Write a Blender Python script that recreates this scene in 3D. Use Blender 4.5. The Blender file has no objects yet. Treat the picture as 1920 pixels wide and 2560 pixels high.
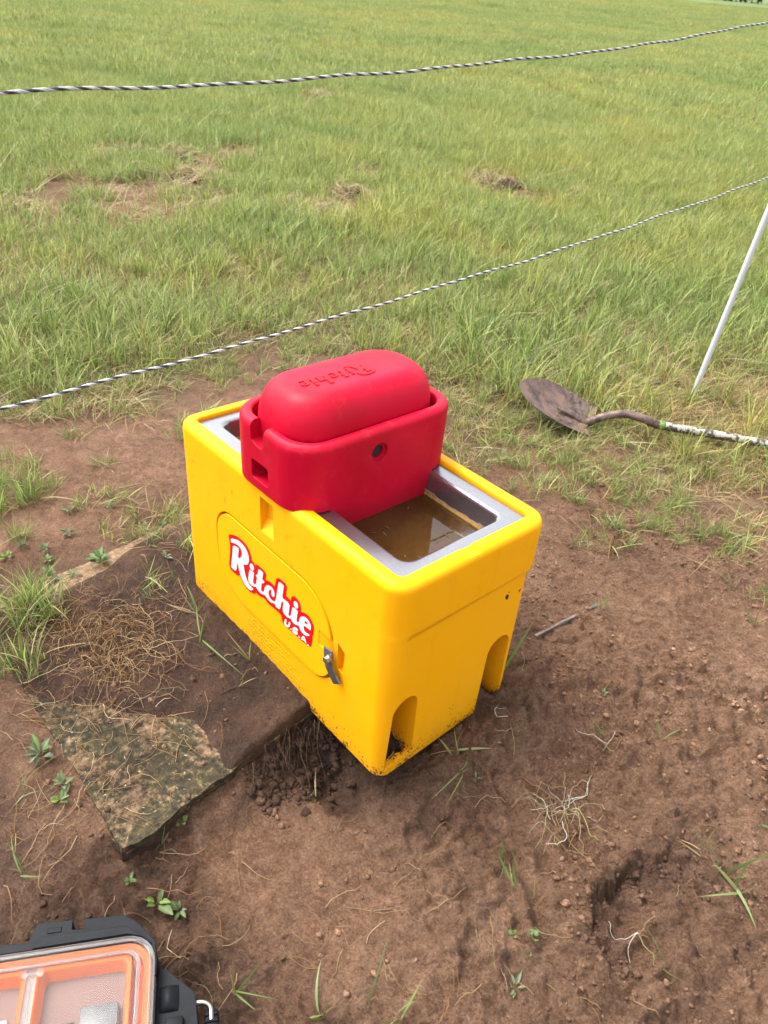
import bpy, bmesh, math, random
import numpy as np
from mathutils import Vector, Matrix

# ------------------------------------------------------------------ camera, world, sun, exposure
SC = bpy.context.scene
COL = SC.collection
RW = np.array([[0.6498740756379344, 0.7565609968744582, 0.07265771687898265],
               [0.47684505239557096, -0.3314175486696855, -0.8141137539924269],
               [-0.5918466708697495, 0.5637178961520583, -0.5761420412869483]])
CAM = np.array([0.8149, -0.8376, 1.5628])
FPX = 1950.0
cd = bpy.data.cameras.new('camera')
cam = bpy.data.objects.new('camera', cd)
COL.objects.link(cam)
cd.sensor_fit = 'VERTICAL'
cd.sensor_height = 36.0
cd.sensor_width = 27.0
cd.lens = FPX / 2560 * 36
cd.clip_start = 0.02
cd.clip_end = 1000
cd.dof.use_dof = True
cd.dof.focus_distance = 1.75
cd.dof.aperture_fstop = 7.5
mw = Matrix.Identity(4)
for i in range(3):
    mw[i][0] = RW[0][i]
    mw[i][1] = -RW[1][i]
    mw[i][2] = -RW[2][i]
    mw[i][3] = CAM[i]
cam.matrix_world = mw
SC.camera = cam

W = bpy.data.worlds.new('World')
SC.world = W
W.use_nodes = True
wn, wl = W.node_tree.nodes, W.node_tree.links
wn.clear()
SUN_EL, SUN_AZ = math.radians(62), math.radians(205)      # azimuth measured from +x towards +y
sky = wn.new('ShaderNodeTexSky')
sky.sky_type = 'NISHITA'
sky.sun_disc = False
sky.sun_elevation = SUN_EL
sky.sun_rotation = math.pi / 2 - SUN_AZ
sky.air_density = 1.0
sky.dust_density = 4.0
sky.ozone_density = 1.0
hs = wn.new('ShaderNodeHueSaturation')
hs.inputs['Saturation'].default_value = 0.22               # overcast: a pale grey sky
bg = wn.new('ShaderNodeBackground')
bg.inputs['Strength'].default_value = 0.15
wo = wn.new('ShaderNodeOutputWorld')
wl.new(sky.outputs[0], hs.inputs['Color'])
wl.new(hs.outputs[0], bg.inputs['Color'])
wl.new(bg.outputs[0], wo.inputs['Surface'])

sd = bpy.data.lights.new('sun', 'SUN')
sd.energy = 1.0
sd.angle = math.radians(30)
sd.color = (1.0, 0.96, 0.90)
sun = bpy.data.objects.new('sun', sd)
COL.objects.link(sun)
sdir = Vector((math.cos(SUN_EL) * math.cos(SUN_AZ), math.cos(SUN_EL) * math.sin(SUN_AZ), math.sin(SUN_EL)))
sun.rotation_euler = sdir.to_track_quat('Z', 'Y').to_euler()
sun.location = sdir * 30
SC.view_settings.view_transform = 'Standard'
SC.view_settings.look = 'None'
SC.view_settings.gamma = 1.0
SC.view_settings.use_curve_mapping = False
SC.view_settings.exposure = 2.02
SC.render.engine = 'CYCLES'
SC.cycles.max_bounces = 10
SC.cycles.transparent_max_bounces = 16
SC.cycles.use_denoising = True

random.seed(7)
rng = np.random.default_rng(11)


def G(px, py, z=0.0):
    """the place on the level z that a direction of view meets"""
    d = RW.T @ np.array([(px - 960) / FPX, (py - 1280) / FPX, 1.0])
    return CAM + d * ((z - CAM[2]) / d[2])


# ------------------------------------------------------------------ helpers
def tag(o, label=None, cat=None, group=None, kind=None):
    for k, v in (('label', label), ('category', cat), ('group', group), ('kind', kind)):
        if v:
            o[k] = v
    return o


def empty(name, loc=(0, 0, 0), mat3=None, rz=0.0):
    o = bpy.data.objects.new(name, None)
    o.empty_display_size = 0.1
    COL.objects.link(o)
    if mat3 is not None:
        m = Matrix(mat3).to_4x4()
        m.translation = Vector(loc)
        o.matrix_world = m
    else:
        o.location = loc
        o.rotation_euler = (0, 0, rz)
    return o


def link(name, me, mat=None, parent=None):
    o = bpy.data.objects.new(name, me)
    COL.objects.link(o)
    if mat is not None:
        for m in (mat if isinstance(mat, (list, tuple)) else [mat]):
            me.materials.append(m)
    if parent is not None:
        o.parent = parent
    return o


def obj(name, bm, mat=None, parent=None, smooth=None):
    """bmesh -> one linked object; smooth = angle in degrees above which an edge stays sharp"""
    bmesh.ops.recalc_face_normals(bm, faces=bm.faces)
    if smooth is not None:
        for f in bm.faces:
            f.smooth = True
        a = math.radians(smooth)
        for e in bm.edges:
            if len(e.link_faces) == 2:
                e.smooth = e.calc_face_angle(0) < a
    me = bpy.data.meshes.new(name)
    bm.to_mesh(me)
    bm.free()
    return link(name, me, mat, parent)


def np_mesh(name, verts, quads=None, tris=None, smooth=False, attrs=None):
    """large meshes from arrays"""
    me = bpy.data.meshes.new(name)
    verts = np.asarray(verts, np.float32)
    idx, tot = [], []
    if quads is not None and len(quads):
        quads = np.asarray(quads, np.int32)
        idx.append(quads.ravel()); tot.append(np.full(len(quads), 4, np.int32))
    if tris is not None and len(tris):
        tris = np.asarray(tris, np.int32)
        idx.append(tris.ravel()); tot.append(np.full(len(tris), 3, np.int32))
    idx = np.concatenate(idx); tot = np.concatenate(tot)
    me.vertices.add(len(verts)); me.vertices.foreach_set('co', verts.ravel())
    me.loops.add(len(idx)); me.loops.foreach_set('vertex_index', idx)
    me.polygons.add(len(tot))
    st = np.concatenate([[0], np.cumsum(tot)[:-1]]).astype(np.int32)
    me.polygons.foreach_set('loop_start', st)
    me.polygons.foreach_set('loop_total', tot)
    if smooth:
        me.polygons.foreach_set('use_smooth', np.ones(len(tot), bool))
    for k, v in (attrs or {}).items():
        v = np.asarray(v, np.float32)
        if v.ndim == 2:
            a = me.attributes.new(k, 'FLOAT_COLOR', 'POINT')
            if v.shape[1] == 3:
                v = np.concatenate([v, np.ones((len(v), 1), np.float32)], 1)
            a.data.foreach_set('color', v.ravel())
        else:
            a = me.attributes.new(k, 'FLOAT', 'POINT')
            a.data.foreach_set('value', v)
    me.update(calc_edges=True)
    return me


def loft(sections, cap0=True, cap1=True, closed=True, bm=None):
    bm = bm or bmesh.new()
    rows = [[bm.verts.new(p) for p in s] for s in sections]
    n = len(rows[0])
    for a, b in zip(rows[:-1], rows[1:]):
        for i in range(n if closed else n - 1):
            j = (i + 1) % n
            bm.faces.new((a[i], a[j], b[j], b[i]))
    if cap0:
        bm.faces.new(rows[0][::-1])
    if cap1:
        bm.faces.new(rows[-1])
    return bm


def rrect(u0, u1, v0, v1, r, w, n=8):
    """rounded rectangle outline at height w, counter-clockwise"""
    P = []
    r = max(r, 1e-4)
    for cu, cv, a0 in ((u1 - r, v1 - r, 0), (u0 + r, v1 - r, 90), (u0 + r, v0 + r, 180), (u1 - r, v0 + r, 270)):
        for k in range(n + 1):
            a = math.radians(a0 + 90 * k / n)
            P.append((cu + r * math.cos(a), cv + r * math.sin(a), w))
    return P


def prism(outline, axis, a, b, bm=None):
    """outline of 2-D points extruded along an axis between a and b"""
    def put(p, t):
        return {0: (t, p[0], p[1]), 1: (p[0], t, p[1]), 2: (p[0], p[1], t)}[axis]
    return loft([[put(p, a) for p in outline], [put(p, b) for p in outline]], bm=bm)


def box(bm, c, s, m=None):
    r = bmesh.ops.create_cube(bm, size=1.0)
    for v in r['verts']:
        p = Vector((v.co.x * s[0], v.co.y * s[1], v.co.z * s[2])) + Vector(c)
        v.co = (m @ p) if m is not None else p
    return r['verts']


def bevel(bm, w, seg=2, ang=30):
    es = [e for e in bm.edges if len(e.link_faces) == 2 and e.calc_face_angle(0) > math.radians(ang)]
    bmesh.ops.bevel(bm, geom=es, offset=w, segments=seg, profile=0.5, affect='EDGES', clamp_overlap=True)
    return bm


def boolean(bm, cutters, op='DIFFERENCE'):
    """bm with each cutter bmesh applied; returns a new bmesh"""
    def tmp(b):
        bmesh.ops.recalc_face_normals(b, faces=b.faces)
        me = bpy.data.meshes.new('tmp'); b.to_mesh(me); b.free()
        o = bpy.data.objects.new('tmp', me); COL.objects.link(o)
        return o
    o = tmp(bm)
    cs = [tmp(c) for c in cutters]
    for c in cs:
        md = o.modifiers.new('b', 'BOOLEAN')
        md.operation = op; md.solver = 'EXACT'; md.object = c
    dg = bpy.context.evaluated_depsgraph_get()
    me = bpy.data.meshes.new_from_object(o.evaluated_get(dg))
    out = bmesh.new(); out.from_mesh(me)
    for x in [o] + cs:
        m = x.data
        bpy.data.objects.remove(x)
        bpy.data.meshes.remove(m)
    bpy.data.meshes.remove(me)
    return out


def tubes(lines, sides=4, taper=0.0):
    """polylines [(points, radius)] -> verts, quads, tube index per vertex"""
    V, Q, I = [], [], []
    base = 0
    for k, (P, r) in enumerate(lines):
        P = np.asarray(P, float)
        n = len(P)
        T = np.gradient(P, axis=0)
        T /= np.linalg.norm(T, axis=1, keepdims=True) + 1e-12
        ref = np.array([0, 0, 1.0]) if abs(T[0][2]) < 0.9 else np.array([1.0, 0, 0])
        A = np.cross(T, ref); A /= np.linalg.norm(A, axis=1, keepdims=True) + 1e-12
        B = np.cross(T, A)
        rr = np.full(n, r) * (1 - taper * np.linspace(0, 1, n)) if np.isscalar(r) else np.asarray(r)
        for s in range(sides):
            a = 2 * math.pi * s / sides
            V.append(P + (A * math.cos(a) + B * math.sin(a)) * rr[:, None])
        # vertex id: base + s*n + i
        for s in range(sides):
            t = (s + 1) % sides
            i = np.arange(n - 1)
            Q.append(np.stack([base + s * n + i, base + s * n + i + 1, base + t * n + i + 1, base + t * n + i], 1))
        I.append(np.full(n * sides, k))
        base += n * sides
    return np.concatenate(V), np.concatenate(Q), np.concatenate(I)


_lat = {}


def vnoise(x, y, seed=0):
    if seed not in _lat:
        _lat[seed] = np.random.default_rng(seed + 100).random((256, 256))
    L = _lat[seed]
    x = np.asarray(x, float) + 1000.37; y = np.asarray(y, float) + 1000.71
    xi = np.floor(x).astype(int); yi = np.floor(y).astype(int)
    tx = x - xi; ty = y - yi
    tx = tx * tx * tx * (tx * (tx * 6 - 15) + 10); ty = ty * ty * ty * (ty * (ty * 6 - 15) + 10)
    a = L[xi & 255, yi & 255]; b = L[(xi + 1) & 255, yi & 255]
    c = L[xi & 255, (yi + 1) & 255]; d = L[(xi + 1) & 255, (yi + 1) & 255]
    return (a * (1 - tx) + b * tx) * (1 - ty) + (c * (1 - tx) + d * tx) * ty


def fbm(x, y, scale, oct=4, seed=0, gain=0.5):
    v = 0; amp = 1; tot = 0
    for i in range(oct):
        v = v + amp * (vnoise(x / scale, y / scale, seed + i) - 0.5); tot += amp
        scale *= 0.47; amp *= gain
    return v / tot * 2


def worley(x, y, scale, seed=0):
    L = np.random.default_rng(seed + 500).random((256, 256, 2))
    x = np.asarray(x, float) / scale + 500; y = np.asarray(y, float) / scale + 500
    xi = np.floor(x).astype(int); yi = np.floor(y).astype(int)
    best = np.full(x.shape, 9.0)
    for dx in (-1, 0, 1):
        for dy in (-1, 0, 1):
            p = L[(xi + dx) & 255, (yi + dy) & 255]
            d = np.hypot(xi + dx + p[..., 0] - x, yi + dy + p[..., 1] - y)
            best = np.minimum(best, d)
    return best


def sstep(a, b, x):
    t = np.clip((x - a) / (b - a), 0, 1)
    return t * t * (3 - 2 * t)


# ------------------------------------------------------------------ materials
def new_mat(name):
    m = bpy.data.materials.new(name)
    m.use_nodes = True
    nt = m.node_tree
    for n in list(nt.nodes):
        nt.nodes.remove(n)
    out = nt.nodes.new('ShaderNodeOutputMaterial')
    return m, nt, out


def N(nt, typ, **kw):
    n = nt.nodes.new(typ)
    for k, v in kw.items():
        if k.startswith('_'):
            setattr(n, k[1:], v)
        else:
            n.inputs[k.replace('__', ' ')].default_value = v
    return n


def principled(nt, out, color=(.5, .5, .5), rough=.5, metal=0., spec=.5, **kw):
    b = N(nt, 'ShaderNodeBsdfPrincipled')
    b.inputs['Base Color'].default_value = (*color, 1)
    b.inputs['Roughness'].default_value = rough
    b.inputs['Metallic'].default_value = metal
    b.inputs['Specular IOR Level'].default_value = spec
    for k, v in kw.items():
        b.inputs[k].default_value = v
    nt.links.new(b.outputs[0], out.inputs['Surface'])
    return b


def ramp(nt, stops, interp='LINEAR'):
    r = nt.nodes.new('ShaderNodeValToRGB')
    r.color_ramp.interpolation = interp
    e = r.color_ramp.elements
    while len(e) < len(stops):
        e.new(0.5)
    for x, (p, c) in zip(e, stops):
        x.position = p
        x.color = (*c, 1) if len(c) == 3 else c
    return r


def mixc(nt, fac, a, b, blend='MIX'):
    m = nt.nodes.new('ShaderNodeMix')
    m.data_type = 'RGBA'
    m.blend_type = blend
    for s, v in ((m.inputs[0], fac), (m.inputs[6], a), (m.inputs[7], b)):
        if isinstance(v, (int, float)):
            s.default_value = v
        elif isinstance(v, tuple):
            s.default_value = (*v, 1)
        else:
            nt.links.new(v, s)
    return m.outputs[2]


def math_(nt, op, a, b=None, clamp=False):
    m = nt.nodes.new('ShaderNodeMath')
    m.operation = op
    m.use_clamp = clamp
    for s, v in ((m.inputs[0], a), (m.inputs[1], b)):
        if v is None:
            continue
        if isinstance(v, (int, float)):
            s.default_value = v
        else:
            nt.links.new(v, s)
    return m.outputs[0]


def noise(nt, scale, detail=4, rough=.55, coord='Object', dist=0.0):
    tc = nt.nodes.new('ShaderNodeTexCoord')
    n = N(nt, 'ShaderNodeTexNoise', Scale=scale, Detail=detail, Roughness=rough, Distortion=dist)
    nt.links.new(tc.outputs[coord], n.inputs['Vector'])
    return n


def bump(nt, h, strength, dist, normal=None):
    b = N(nt, 'ShaderNodeBump', Strength=strength, Distance=dist)
    nt.links.new(h, b.inputs['Height'])
    if normal is not None:
        nt.links.new(normal, b.inputs['Normal'])
    return b.outputs[0]


def simple(name, color, rough=.5, metal=0., spec=.5, var=0.12, nscale=20., bmp=0.0, edge=0.0):
    m, nt, out = new_mat(name)
    b = principled(nt, out, color, rough, metal, spec)
    n = noise(nt, nscale)
    lo = tuple(c * (1 - var) for c in color); hi = tuple(min(1, c * (1 + var)) for c in color)
    r = ramp(nt, [(0.3, lo), (0.7, hi)])
    nt.links.new(n.outputs[0], r.inputs[0])
    nt.links.new(r.outputs[0], b.inputs['Base Color'])
    nrm = None
    if edge:
        bv = N(nt, 'ShaderNodeBevel', Radius=edge, _samples=4)
        nrm = bv.outputs[0]
        nt.links.new(nrm, b.inputs['Normal'])
    if bmp:
        n2 = noise(nt, nscale * 6)
        nt.links.new(bump(nt, n2.outputs[0], 0.5, bmp, nrm), b.inputs['Normal'])
    return m


def mat_plastic(name, color, rough, dirt_top, mould, edge=.0025, dirt_col=(.06, .036, .022)):
    """rotomoulded plastic: faint orange-peel, mud splashed up from the ground"""
    m, nt, out = new_mat(name)
    b = principled(nt, out, color, rough, 0, .14)
    tc = nt.nodes.new('ShaderNodeTexCoord')
    sp = nt.nodes.new('ShaderNodeSeparateXYZ')
    nt.links.new(tc.outputs['Object'], sp.inputs[0])
    n1 = noise(nt, 5, 3)
    c1 = mixc(nt, math_(nt, 'MULTIPLY', n1.outputs[0], .25), color, tuple(min(1, c * mould + .01) for c in color))
    nf = noise(nt, 2.6, 5, .65)
    fd_ = ramp(nt, [(.45, (0, 0, 0)), (.72, (1, 1, 1))]); nt.links.new(nf.outputs[0], fd_.inputs[0])
    c1 = mixc(nt, math_(nt, 'MULTIPLY', fd_.outputs[0], .30), c1, tuple(min(1, c * 1.06 + .02) for c in color))
    mp = N(nt, 'ShaderNodeMapping'); mp.inputs['Scale'].default_value = (34, 34, 2.2); nt.links.new(tc.outputs['Object'], mp.inputs[0])
    nstk = N(nt, 'ShaderNodeTexNoise', Scale=1.0, Detail=4, Roughness=.6); nt.links.new(mp.outputs[0], nstk.inputs['Vector'])
    stk = ramp(nt, [(.56, (0, 0, 0)), (.72, (1, 1, 1))]); nt.links.new(nstk.outputs[0], stk.inputs[0])
    c1 = mixc(nt, math_(nt, 'MULTIPLY', stk.outputs[0], .16), c1, tuple(c * .72 for c in color))
    # specks
    low = math_(nt, 'SUBTRACT', 1.0, math_(nt, 'DIVIDE', sp.outputs[2], dirt_top), clamp=True)
    lowp = math_(nt, 'POWER', low, 3.0)
    ns = noise(nt, 150, 3, .6)
    ng = noise(nt, 22, 4, .6)
    sm = math_(nt, 'ADD', math_(nt, 'MULTIPLY', ns.outputs[0], .62), math_(nt, 'MULTIPLY', ng.outputs[0], .38))
    thr = math_(nt, 'SUBTRACT', .70, math_(nt, 'MULTIPLY', lowp, .19))
    sm2 = math_(nt, 'MULTIPLY', math_(nt, 'SUBTRACT', sm, thr), 22.0, clamp=True)
    sm2 = math_(nt, 'MULTIPLY', sm2, math_(nt, 'MULTIPLY', low, 8.0, clamp=True))
    c2 = mixc(nt, math_(nt, 'MULTIPLY', sm2, .92), c1, dirt_col)
    film = math_(nt, 'MULTIPLY', math_(nt, 'MULTIPLY', lowp, ng.outputs[0]), .35, clamp=True)
    c3 = mixc(nt, film, c2, dirt_col)
    nt.links.new(c3, b.inputs['Base Color'])
    nr = noise(nt, 9, 4)
    rr = math_(nt, 'ADD', math_(nt, 'MULTIPLY', nr.outputs[0], .25), rough - .12)
    rr = math_(nt, 'ADD', rr, math_(nt, 'MULTIPLY', sm2, .4), clamp=True)
    nt.links.new(rr, b.inputs['Roughness'])
    bv = N(nt, 'ShaderNodeBevel', Radius=edge, _samples=4)
    nb = noise(nt, 420, 2)
    nw = noise(nt, 7, 2)
    x = bump(nt, nw.outputs[0], .15, .012, bv.outputs[0])
    nt.links.new(bump(nt, nb.outputs[0], .12, .0004, x), b.inputs['Normal'])
    return m


M = {}
M['yellow'] = mat_plastic('yellow_plastic', (.76, .335, .0003), .45, .36, .97)
M['yellow_door'] = mat_plastic('yellow_door_plastic', (.77, .34, .0003), .45, .12, .97)


def mat_red():
    m, nt, out = new_mat('red_plastic')
    b = principled(nt, out, (.6, .004, .012), .52, 0, .16)
    n1 = noise(nt, 6, 4); n2 = noise(nt, 28, 5, .65)
    tc = nt.nodes.new('ShaderNodeTexCoord')
    sp = nt.nodes.new('ShaderNodeSeparateXYZ')
    nt.links.new(tc.outputs['Object'], sp.inputs[0])
    r1 = ramp(nt, [(.35, (.36, .0001, .013)), (.65, (.43, .0002, .020))])
    nt.links.new(n1.outputs[0], r1.inputs[0])
    # chalky bloom left by drying rain, a sooty water line low down
    bl = ramp(nt, [(.58, (0, 0, 0)), (.74, (1, 1, 1))])
    nt.links.new(n2.outputs[0], bl.inputs[0])
    c = mixc(nt, math_(nt, 'MULTIPLY', bl.outputs[0], .10), r1.outputs[0], (.75, .12, .14))
    wl_ = math_(nt, 'MULTIPLY', math_(nt, 'SUBTRACT', .565, sp.outputs[2]), 12.0, clamp=True)
    wl_ = math_(nt, 'MULTIPLY', wl_, n2.outputs[0])
    c = mixc(nt, wl_, c, (.05, .01, .006))
    nt.links.new(c, b.inputs['Base Color'])
    rr = math_(nt, 'ADD', math_(nt, 'MULTIPLY', n2.outputs[0], .3), .34)
    nt.links.new(rr, b.inputs['Roughness'])
    bv = N(nt, 'ShaderNodeBevel', Radius=.004, _samples=4)
    nb = noise(nt, 300, 2); nw = noise(nt, 9, 2)
    x = bump(nt, nw.outputs[0], .15, .012, bv.outputs[0])
    nt.links.new(bump(nt, nb.outputs[0], .1, .0005, x), b.inputs['Normal'])
    return m


M['red'] = mat_red()
M['decal_red'] = simple('decal_red', (.52, .001, .004), .35, var=.03)
M['decal_white'] = simple('decal_white', (.62, .62, .64), .35, var=.02)
M['black_shade_mud'] = simple('hole_shade_and_mud', (.01, .009, .008), .8)
M['strap'] = simple('latch_steel', (.17, .17, .175), .42, .75, var=.3, nscale=60, bmp=.0006, edge=.001)
M['bolt'] = simple('bolt_steel', (.32, .3, .28), .35, .9, var=.25, nscale=90, edge=.001)


def mat_steel():
    m, nt, out = new_mat('stainless_pan')
    b = principled(nt, out, (.62, .62, .66), .34, 1.0)
    tc = nt.nodes.new('ShaderNodeTexCoord')
    sp = nt.nodes.new('ShaderNodeSeparateXYZ')
    nt.links.new(tc.outputs['Object'], sp.inputs[0])
    n = noise(nt, 26, 5, .6); n2 = noise(nt, 120, 3)
    rust = math_(nt, 'ADD', math_(nt, 'SUBTRACT', .518, sp.outputs[2]), math_(nt, 'MULTIPLY', math_(nt, 'SUBTRACT', n.outputs[0], .5), .022))
    rust = math_(nt, 'MULTIPLY', rust, 220.0, clamp=True)
    rr = ramp(nt, [(.3, (.22, .11, .022)), (.5, (.36, .21, .06)), (.7, (.13, .07, .022))])
    nt.links.new(n.outputs[0], rr.inputs[0])
    dust = ramp(nt, [(.3, (.27, .27, .285)), (.75, (.31, .31, .325))])
    nt.links.new(n2.outputs[0], dust.inputs[0])
    c = mixc(nt, rust, dust.outputs[0], rr.outputs[0])
    nt.links.new(c, b.inputs['Base Color'])
    nt.links.new(math_(nt, 'SUBTRACT', .92, math_(nt, 'MULTIPLY', rust, .9)), b.inputs['Metallic'])
    r = math_(nt, 'ADD', math_(nt, 'MULTIPLY', n.outputs[0], .10), .20)
    nt.links.new(math_(nt, 'ADD', r, math_(nt, 'MULTIPLY', rust, .4)), b.inputs['Roughness'])
    nt.links.new(bump(nt, n.outputs[0], .05, .0015), b.inputs['Normal'])
    return m


M['steel'] = mat_steel()


def mat_water():
    m, nt, out = new_mat('trough_water')
    tr = N(nt, 'ShaderNodeBsdfTransparent'); tr.inputs[0].default_value = (.52, .41, .20, 1)
    gl = N(nt, 'ShaderNodeBsdfGlossy', Roughness=.0)
    gl.inputs['Color'].default_value = (1, 1, 1, 1)
    fr = N(nt, 'ShaderNodeFresnel', IOR=1.42)
    n = noise(nt, 14, 2)
    nb = bump(nt, n.outputs[0], .06, .004)
    nt.links.new(nb, gl.inputs['Normal']); nt.links.new(nb, fr.inputs['Normal'])
    mx = nt.nodes.new('ShaderNodeMixShader')
    # murk: silt hanging in the water
    df = N(nt, 'ShaderNodeBsdfDiffuse'); df.inputs[0].default_value = (.085, .052, .016, 1)
    mk = nt.nodes.new('ShaderNodeMixShader')
    nm_ = noise(nt, 9, 4)
    nt.links.new(math_(nt, 'ADD', math_(nt, 'MULTIPLY', nm_.outputs[0], .5), .04), mk.inputs[0])
    nt.links.new(tr.outputs[0], mk.inputs[1]); nt.links.new(df.outputs[0], mk.inputs[2])
    nt.links.new(fr.outputs[0], mx.inputs[0]); nt.links.new(mk.outputs[0], mx.inputs[1]); nt.links.new(gl.outputs[0], mx.inputs[2])
    nt.links.new(mx.outputs[0], out.inputs['Surface'])
    return m


M['water'] = mat_water()


def mat_clear(name, tint=(.95, .94, .93), haze=.0, ior=1.13):
    m, nt, out = new_mat(name)
    tr = N(nt, 'ShaderNodeBsdfTransparent'); tr.inputs[0].default_value = (*tint, 1)
    gl = N(nt, 'ShaderNodeBsdfGlossy', Roughness=.16)
    df = N(nt, 'ShaderNodeBsdfDiffuse'); df.inputs[0].default_value = (.8, .78, .76, 1)
    fr = N(nt, 'ShaderNodeFresnel', IOR=ior)
    m1 = nt.nodes.new('ShaderNodeMixShader'); m2 = nt.nodes.new('ShaderNodeMixShader')
    n = noise(nt, 40, 5, .65)
    hz = math_(nt, 'MULTIPLY', n.outputs[0], haze * 2)
    if haze:
        nt.links.new(hz, m1.inputs[0])
    else:
        m1.inputs[0].default_value = 0.0
    nt.links.new(tr.outputs[0], m1.inputs[1]); nt.links.new(df.outputs[0], m1.inputs[2])
    nt.links.new(fr.outputs[0], m2.inputs[0]); nt.links.new(m1.outputs[0], m2.inputs[1]); nt.links.new(gl.outputs[0], m2.inputs[2])
    nt.links.new(m2.outputs[0], out.inputs['Surface'])
    return m


M['clear'] = mat_clear('clear_lid_plastic')
M['clear_edge'] = mat_clear('clear_lid_edge', (.90, .89, .88), .028, 1.25)


def soil_colour(nt, wf, n1, n2, n3):
    dry = ramp(nt, [(.30, (.12, .062, .036)), (.44, (.245, .134, .080)), (.56, (.345, .20, .124)), (.70, (.50, .32, .21))])
    wet_shade = ramp(nt, [(.30, (.028, .0155, .0100)), (.48, (.068, .038, .0245)), (.70, (.135, .08, .052))])
    mixn = math_(nt, 'ADD', math_(nt, 'MULTIPLY', n1, .35), math_(nt, 'MULTIPLY', n2, .65))
    nt.links.new(mixn, dry.inputs[0]); nt.links.new(mixn, wet_shade.inputs[0])
    c = mixc(nt, wf, dry.outputs[0], wet_shade.outputs[0])
    gr = ramp(nt, [(.30, (.25, .23, .22)), (.46, (.85, .83, .82)), (.58, (1.25, 1.22, 1.2)), (.72, (2.4, 2.25, 2.1))])
    nt.links.new(n3, gr.inputs[0])
    c = mixc(nt, .9, c, gr.outputs[0], 'MULTIPLY')
    return mixc(nt, 1.0, c, (.76, .765, .77), 'MULTIPLY')


def mat_soil():
    """damp sandy loam; 'wet' and 'veg' are vertex attributes of the ground"""
    m, nt, out = new_mat('soil')
    b = principled(nt, out, (.2, .1, .06), .85, 0, .2)
    at = N(nt, 'ShaderNodeAttribute', _attribute_name='wet_shade')
    av = N(nt, 'ShaderNodeAttribute', _attribute_name='veg')
    al = N(nt, 'ShaderNodeAttribute', _attribute_name='lawn')
    n1 = noise(nt, 3.5, 6, .6); n2 = noise(nt, 34, 6, .68); n3 = noise(nt, 170, 6, .8); nm = noise(nt, 95, 4, .7)
    nq = noise(nt, 11, 4, .6)
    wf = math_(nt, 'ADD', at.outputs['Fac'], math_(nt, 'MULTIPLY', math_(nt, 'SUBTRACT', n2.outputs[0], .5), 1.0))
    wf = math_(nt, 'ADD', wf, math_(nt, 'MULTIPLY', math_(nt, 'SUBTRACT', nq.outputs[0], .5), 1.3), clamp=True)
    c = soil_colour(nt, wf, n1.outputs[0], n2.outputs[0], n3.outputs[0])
    th = ramp(nt, [(.3, (.05, .037, .018)), (.5, (.115, .09, .042)), (.7, (.21, .165, .088))])
    n4 = noise(nt, 60, 5, .7)
    nt.links.new(n4.outputs[0], th.inputs[0])
    c = mixc(nt, av.outputs['Fac'], c, th.outputs[0])
    lw = ramp(nt, [(.35, (.075, .105, .032)), (.65, (.11, .145, .048))])
    nt.links.new(n1.outputs[0], lw.inputs[0])
    c = mixc(nt, al.outputs['Fac'], c, lw.outputs[0])
    nt.links.new(c, b.inputs['Base Color'])
    nt.links.new(math_(nt, 'SUBTRACT', .95, math_(nt, 'MULTIPLY', wf, .2)), b.inputs['Roughness'])
    x = bump(nt, n2.outputs[0], .9, .030)
    x = bump(nt, nm.outputs[0], 1.0, .016, x)
    # crumb structure
    tc = nt.nodes.new('ShaderNodeTexCoord')
    wv = mixc(nt, .03, tc.outputs['Object'], nm.outputs['Color'])
    vo = N(nt, 'ShaderNodeTexVoronoi', Scale=75.0, Randomness=1.0); nt.links.new(wv, vo.inputs['Vector'])
    x = bump(nt, math_(nt, 'SUBTRACT', 1.0, math_(nt, 'POWER', vo.outputs['Distance'], 1.6)), .55, .007, x)
    nt.links.new(bump(nt, n3.outputs[0], 1.0, .011, x), b.inputs['Normal'])
    return m


M['soil'] = mat_soil()


def mat_clod():
    m, nt, out = new_mat('clod_soil')
    b = principled(nt, out, (.2, .1, .06), .9, 0, .2)
    at = N(nt, 'ShaderNodeAttribute', _attribute_name='wet_shade')
    n1 = noise(nt, 3.5, 6, .6); n2 = noise(nt, 34, 6, .68); n3 = noise(nt, 240, 4, .75)
    nt.links.new(soil_colour(nt, at.outputs['Fac'], n1.outputs[0], n2.outputs[0], n3.outputs[0]), b.inputs['Base Color'])
    x = bump(nt, n2.outputs[0], .7, .012)
    nt.links.new(bump(nt, n3.outputs[0], .9, .004, x), b.inputs['Normal'])
    return m


M['clod'] = mat_clod()


def mat_attr(name, rough=.55, transl=.0, attr='bcol', tinted=False, spec=.3, dim=.70):
    m, nt, out = new_mat(name)
    b = principled(nt, out, (.1, .15, .04), rough, 0, spec)
    at = N(nt, 'ShaderNodeAttribute', _attribute_name=attr)
    c = mixc(nt, 1.0, at.outputs['Color'], (dim, dim, dim), 'MULTIPLY')
    if tinted:
        ti = N(nt, 'ShaderNodeAttribute', _attribute_name='tint', _attribute_type='INSTANCER')
        r = ramp(nt, [(0.0, (.62, .80, .60)), (.5, (1, 1, 1)), (1.0, (1.26, 1.06, .85))])
        nt.links.new(ti.outputs['Fac'], r.inputs[0])
        c = mixc(nt, 1.0, c, r.outputs[0], 'MULTIPLY')
    nt.links.new(c, b.inputs['Base Color'])
    if transl:
        t = N(nt, 'ShaderNodeBsdfTranslucent')
        nt.links.new(c, t.inputs[0])
        mx = nt.nodes.new('ShaderNodeMixShader')
        mx.inputs[0].default_value = transl
        nt.links.new(b.outputs[0], mx.inputs[1]); nt.links.new(t.outputs[0], mx.inputs[2])
        nt.links.new(mx.outputs[0], out.inputs['Surface'])
    return m


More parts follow.
